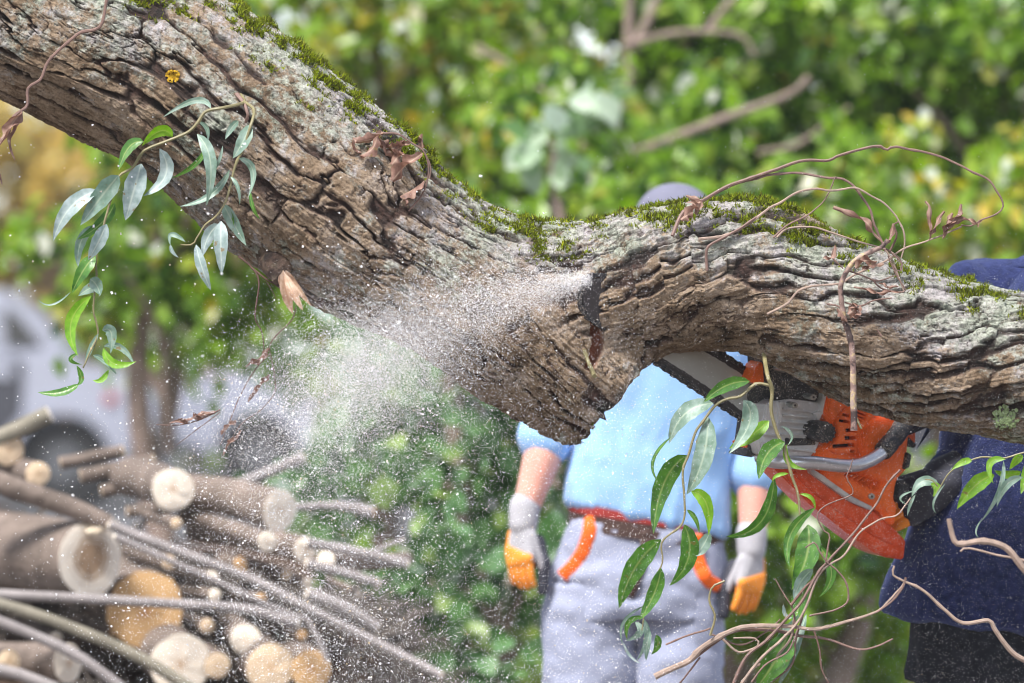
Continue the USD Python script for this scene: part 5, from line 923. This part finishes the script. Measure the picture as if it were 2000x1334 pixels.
# bare grey limbs crossing the background
bl_ = thing('bare_tree', 'bare grey trunk with crooked limbs standing among the leaves above the cap', 'tree', (P(1235, 300, 8.6)[0], 8.6, 0))
for i, (L, w, nm) in enumerate([([(1180, 1300), (1190, 700), (1195, 300), (1215, 220), (1232, 130), (1228, 40), (1240, -120)], (26, 20), 'trunk'), ([(1190, 310), (1260, 292), (1340, 260), (1430, 225), (1540, 185), (1580, 150)], (20, 12), 'limb'), ([(1215, 90), (1310, 66), (1390, 62), (1450, 72), (1475, 110)], (14, 9), 'limb'), ([(1385, 62), (1400, 35), (1440, -10), (1500, -60)], (16, 12), 'limb'), ([(1205, 250), (1130, 205), (1060, 180), (990, 125), (930, 90)], (20, 12), 'limb'), ([(1235, 100), (1265, 40), (1300, -40)], (22, 14), 'limb'), ([(1480, 300), (1560, 280), (1660, 210)], (12, 8), 'limb')]):
    c = spline(PP(L, 7.5 if i == 1 else 8.5 + .1 * math.sin(i * 2)), 24); part(nm, tube(c, np.linspace(*w, 24) * 1.85e-3 / 2, 9, .15, i), 'branch_bark', bl_, smooth=True)
# two pale leaf clusters near the dip, and a sapling by the cars
pl = thing('shrub', 'cluster of large pale leaves, brightest blurred patch above the dip of the trunk', 'shrub', (P(1075, 300, 6.4)[0], 6.4, 0))
g = np.random.default_rng(5); cpts = np.array([P(x + g.normal(0, 16), y + g.normal(0, 12), 6.4 + g.normal(0, .06)) for x, y in [(1060, 258), (1045, 280), (1090, 250), (1060, 300), (1160, 195), (1145, 205), (1185, 200), (1120, 340), (1100, 300)] for _ in range(4)])
part('foliage', leaves(cpts, .10, 9, asp=.9), 'fol_pale', pl, smooth=False, attrs=rnd(len(cpts), 7, 3), kind='stuff')
part('stem', tube(spline([[P(1075, 0, 6.4)[0] + .1, 6.4, 0], [P(1100, 0, 6.4)[0], 6.4, 1.2], P(1075, 270, 6.4)], 14), np.linspace(.02, .008, 14), 7), 'branch_bark', pl, smooth=True)
sg = thing('sapling', 'thin dark sapling stem standing between the two silver cars', 'sapling', (P(310, 900, 12)[0], 12, 0))
part('stem', tube(spline([[P(305, 0, 12)[0], 12, -.02], P(306, 900, 12), P(314, 800, 12), P(306, 700, 12), P(318, 640, 12)], 20), np.linspace(.03, .014, 20), 8, .2, 3), 'trunk_dark', sg, smooth=True)
part('foliage', leaves(np.array([P(310 + g.normal(0, 60), 640 + g.normal(0, 50), 12 + g.normal(0, .2)) for _ in range(260)]), .09, 19), 'fol_green', sg, smooth=False, attrs=rnd(260, 7, 4), kind='stuff')
# grass on the right bank
n = 26000; x = rng.uniform(.0, 3.2, n); y = rng.uniform(6, 15, n); z = terrain(x, y); cl = fbm(np.stack([x * 3, y * 3, 0 * x], 1), 2, 6)
h = (.05 + .16 * np.clip(cl - .25, 0, 1) * rng.uniform(.5, 1.6, n)); d = rng.normal(0, .35, (n, 2)); w = rng.uniform(.004, .010, n); a = rng.uniform(0, 3.14, n)
c = np.stack([x, y, z - .01], 1); sv = np.stack([np.cos(a), np.sin(a), 0 * a], 1) * w[:, None]; tp = c + np.stack([d[:, 0] * h, d[:, 1] * h, h], 1)
V = np.stack([c - sv, c + sv, tp], 1).reshape(-1, 3); tag(part('grass', (V, np.arange(3 * n).reshape(-1, 3)), 'grass', smooth=False, attrs=rnd(n, 3, 5)), 'light green grass and weeds on the bank at the lower right', 'grass', kind='stuff')

# dusty air between the saw and the far trees
mat('dusty_air', {'v': ('principled_volume', {'color': (.95, .95, .96), 'density': .0006, 'anisotropy': .2})}, [], surface=None, volume='v.volume')
hz = trimesh.creation.box([1300, 900, 8.0]); hz.apply_translation([0, 250, 2.9])
tag(part('haze', hz, 'dusty_air', smooth=False), 'thin dusty haze in the air over the whole place', 'haze', kind='stuff')

# ------------------------------------------------------------------ sawdust in the air
def chips(c, size, seed, aim=None):
    g = np.random.default_rng(seed); n = len(c); T = np.array([(1, 1, 1), (1, -1, -1), (-1, 1, -1), (-1, -1, 1)]) / 1.9
    A = g.normal(0, 1, (n, 3)) if aim is None else aim + g.normal(0, .35, (n, 3)); A /= np.linalg.norm(A, axis=1, keepdims=True); B = np.cross(A, g.normal(0, 1, (n, 3))); B /= np.linalg.norm(B, axis=1, keepdims=True); C = np.cross(A, B)
    el = g.uniform(.75, 1.7, n) if aim is None else g.uniform(2.0, 5.5, n)
    s = size[:, None, None]; V = c[:, None, :] + s / 2 * (T[None, :, :1] * A[:, None] * el[:, None, None] + T[None, :, 1:2] * B[:, None] * 1.0 + T[None, :, 2:] * C[:, None] * .45)
    F = np.array([(0, 1, 2), (0, 3, 1), (0, 2, 3), (1, 3, 2)]); return V.reshape(-1, 3), (np.arange(n)[:, None, None] * 4 + F).reshape(-1, 3)
def pxy(px, py, Y): k = (DIST + Y) / DIST / 1000; return np.stack([(px - 1000) * k, Y, CAMZ + (667 - py) * k], 1)
g = np.random.default_rng(77)
path = spline(np.array([[1150, 545], [1040, 570], [920, 605], [800, 670], [705, 745], [645, 850], [590, 1000], [560, 1150], [560, 1350]]), 200)
allc, alls, alla = [], [], []
def emit(px, py, Y, s, aim=None): allc.append(pxy(px, py, Y)); alls.append(s)
fine = lambda n: g.gamma(3, .00025, n) + .0005
mid = lambda n: g.gamma(2.0, .00065, n) + .0009
# over the trunk
n = 56000; t = g.beta(1.2, 1.25, n); ii = (t * 108).astype(int); sp_ = 4 + 100 * t ** .8
px = path[ii, 0] + g.normal(0, 1, n) * sp_ * .9; py = path[ii, 1] + g.normal(0, 1, n) * sp_ * .95; k = px < 1160
emit(px[k], py[k], (-.232 - .06 * g.random(n) * t - .015 * t)[k], np.where(g.random(n) < .82, fine(n), mid(n) * .9)[k])
# dense cloud below the trunk edge
n = 15000; ii = g.integers(45, 122, n); px = path[ii, 0] + g.normal(0, 62, n); py = path[ii, 1] + g.normal(0, 58, n); emit(px, py, -.24 - .05 * g.random(n), fine(n))
n = 34000; px = g.normal(705, 80, n); py = g.normal(735, 60, n) + .25 * (705 - px); emit(px, py, g.normal(-.2, .06, n), fine(n))
n = 58000; px = g.normal(690, 140, n); py = g.normal(740, 92, n) + .25 * (690 - px); emit(px, py, g.normal(-.2, .08, n), np.where(g.random(n) < .88, fine(n), mid(n)))
# falling dust, broad
n = 52000; t = g.random(n) ** .8; ii = (90 + t * 109).astype(int); px = path[ii, 0] + 30 + g.normal(0, 200, n); py = path[ii, 1] + g.normal(0, 90, n); emit(px, py, g.normal(-.14, .14, n), np.where(g.random(n) < .6, fine(n), mid(n)))
n = 9000; px = g.uniform(800, 1280, n); py = g.uniform(480, 900, n); emit(px, py, -.215 - .06 * g.random(n), fine(n) * 1.15)
n = 15000; px = g.uniform(560, 1300, n) + g.normal(0, 60, n); py = 1334 - 560 * g.random(n) ** 1.3; emit(px, py, g.normal(-.18, .1, n), mid(n) * .85)
n = 16000; px = g.uniform(1200, 2010, n); py = 1334 - 800 * g.random(n) ** 1.2; emit(px, py, g.normal(-.22, .08, n), fine(n) * .9)
n = 7000; px = g.uniform(350, 2010, n); py = g.uniform(-10, 1340, n); emit(px, py, g.normal(-.2, .14, n), fine(n) * .95)
n = 700; px = g.uniform(-10, 900, n); py = g.uniform(150, 1340, n); emit(px, py, g.normal(-.25, .2, n), g.gamma(3, .0008, n) + .0008)
n = 160; px = g.normal(500, 260, n); py = g.normal(720, 230, n); emit(px, py, g.normal(-.5, .3, n), g.uniform(.004, .008, n))
C_, S_ = np.vstack(allc), np.concatenate(alls)
tag(part('sawdust_cloud', chips(C_, S_, 5), 'sawdust', smooth=False, attrs=rnd(len(C_), 4, 6)), 'pale sawdust chips flying from the saw and falling across the picture', 'sawdust', kind='stuff')
n = 2600; th = g.normal(0.30, .17, n); rr = 250 * g.random(n) ** .9; px = 1150 - rr * np.cos(th); py = 528 + 28 * g.random(n) + rr * np.sin(th) * .9
aim = np.stack([-np.cos(th), 0 * th - .1, -np.sin(th) * .9], 1)
tag(part('sawdust_jet', chips(pxy(px, py, -.235 - .02 * g.random(n)), g.uniform(.0008, .0018, n), 6, aim), 'sawdust', smooth=False, attrs=rnd(n, 4, 7)), 'streaming jet of thin wood fibres spraying left from the saw bar tip', 'sawdust', kind='stuff')
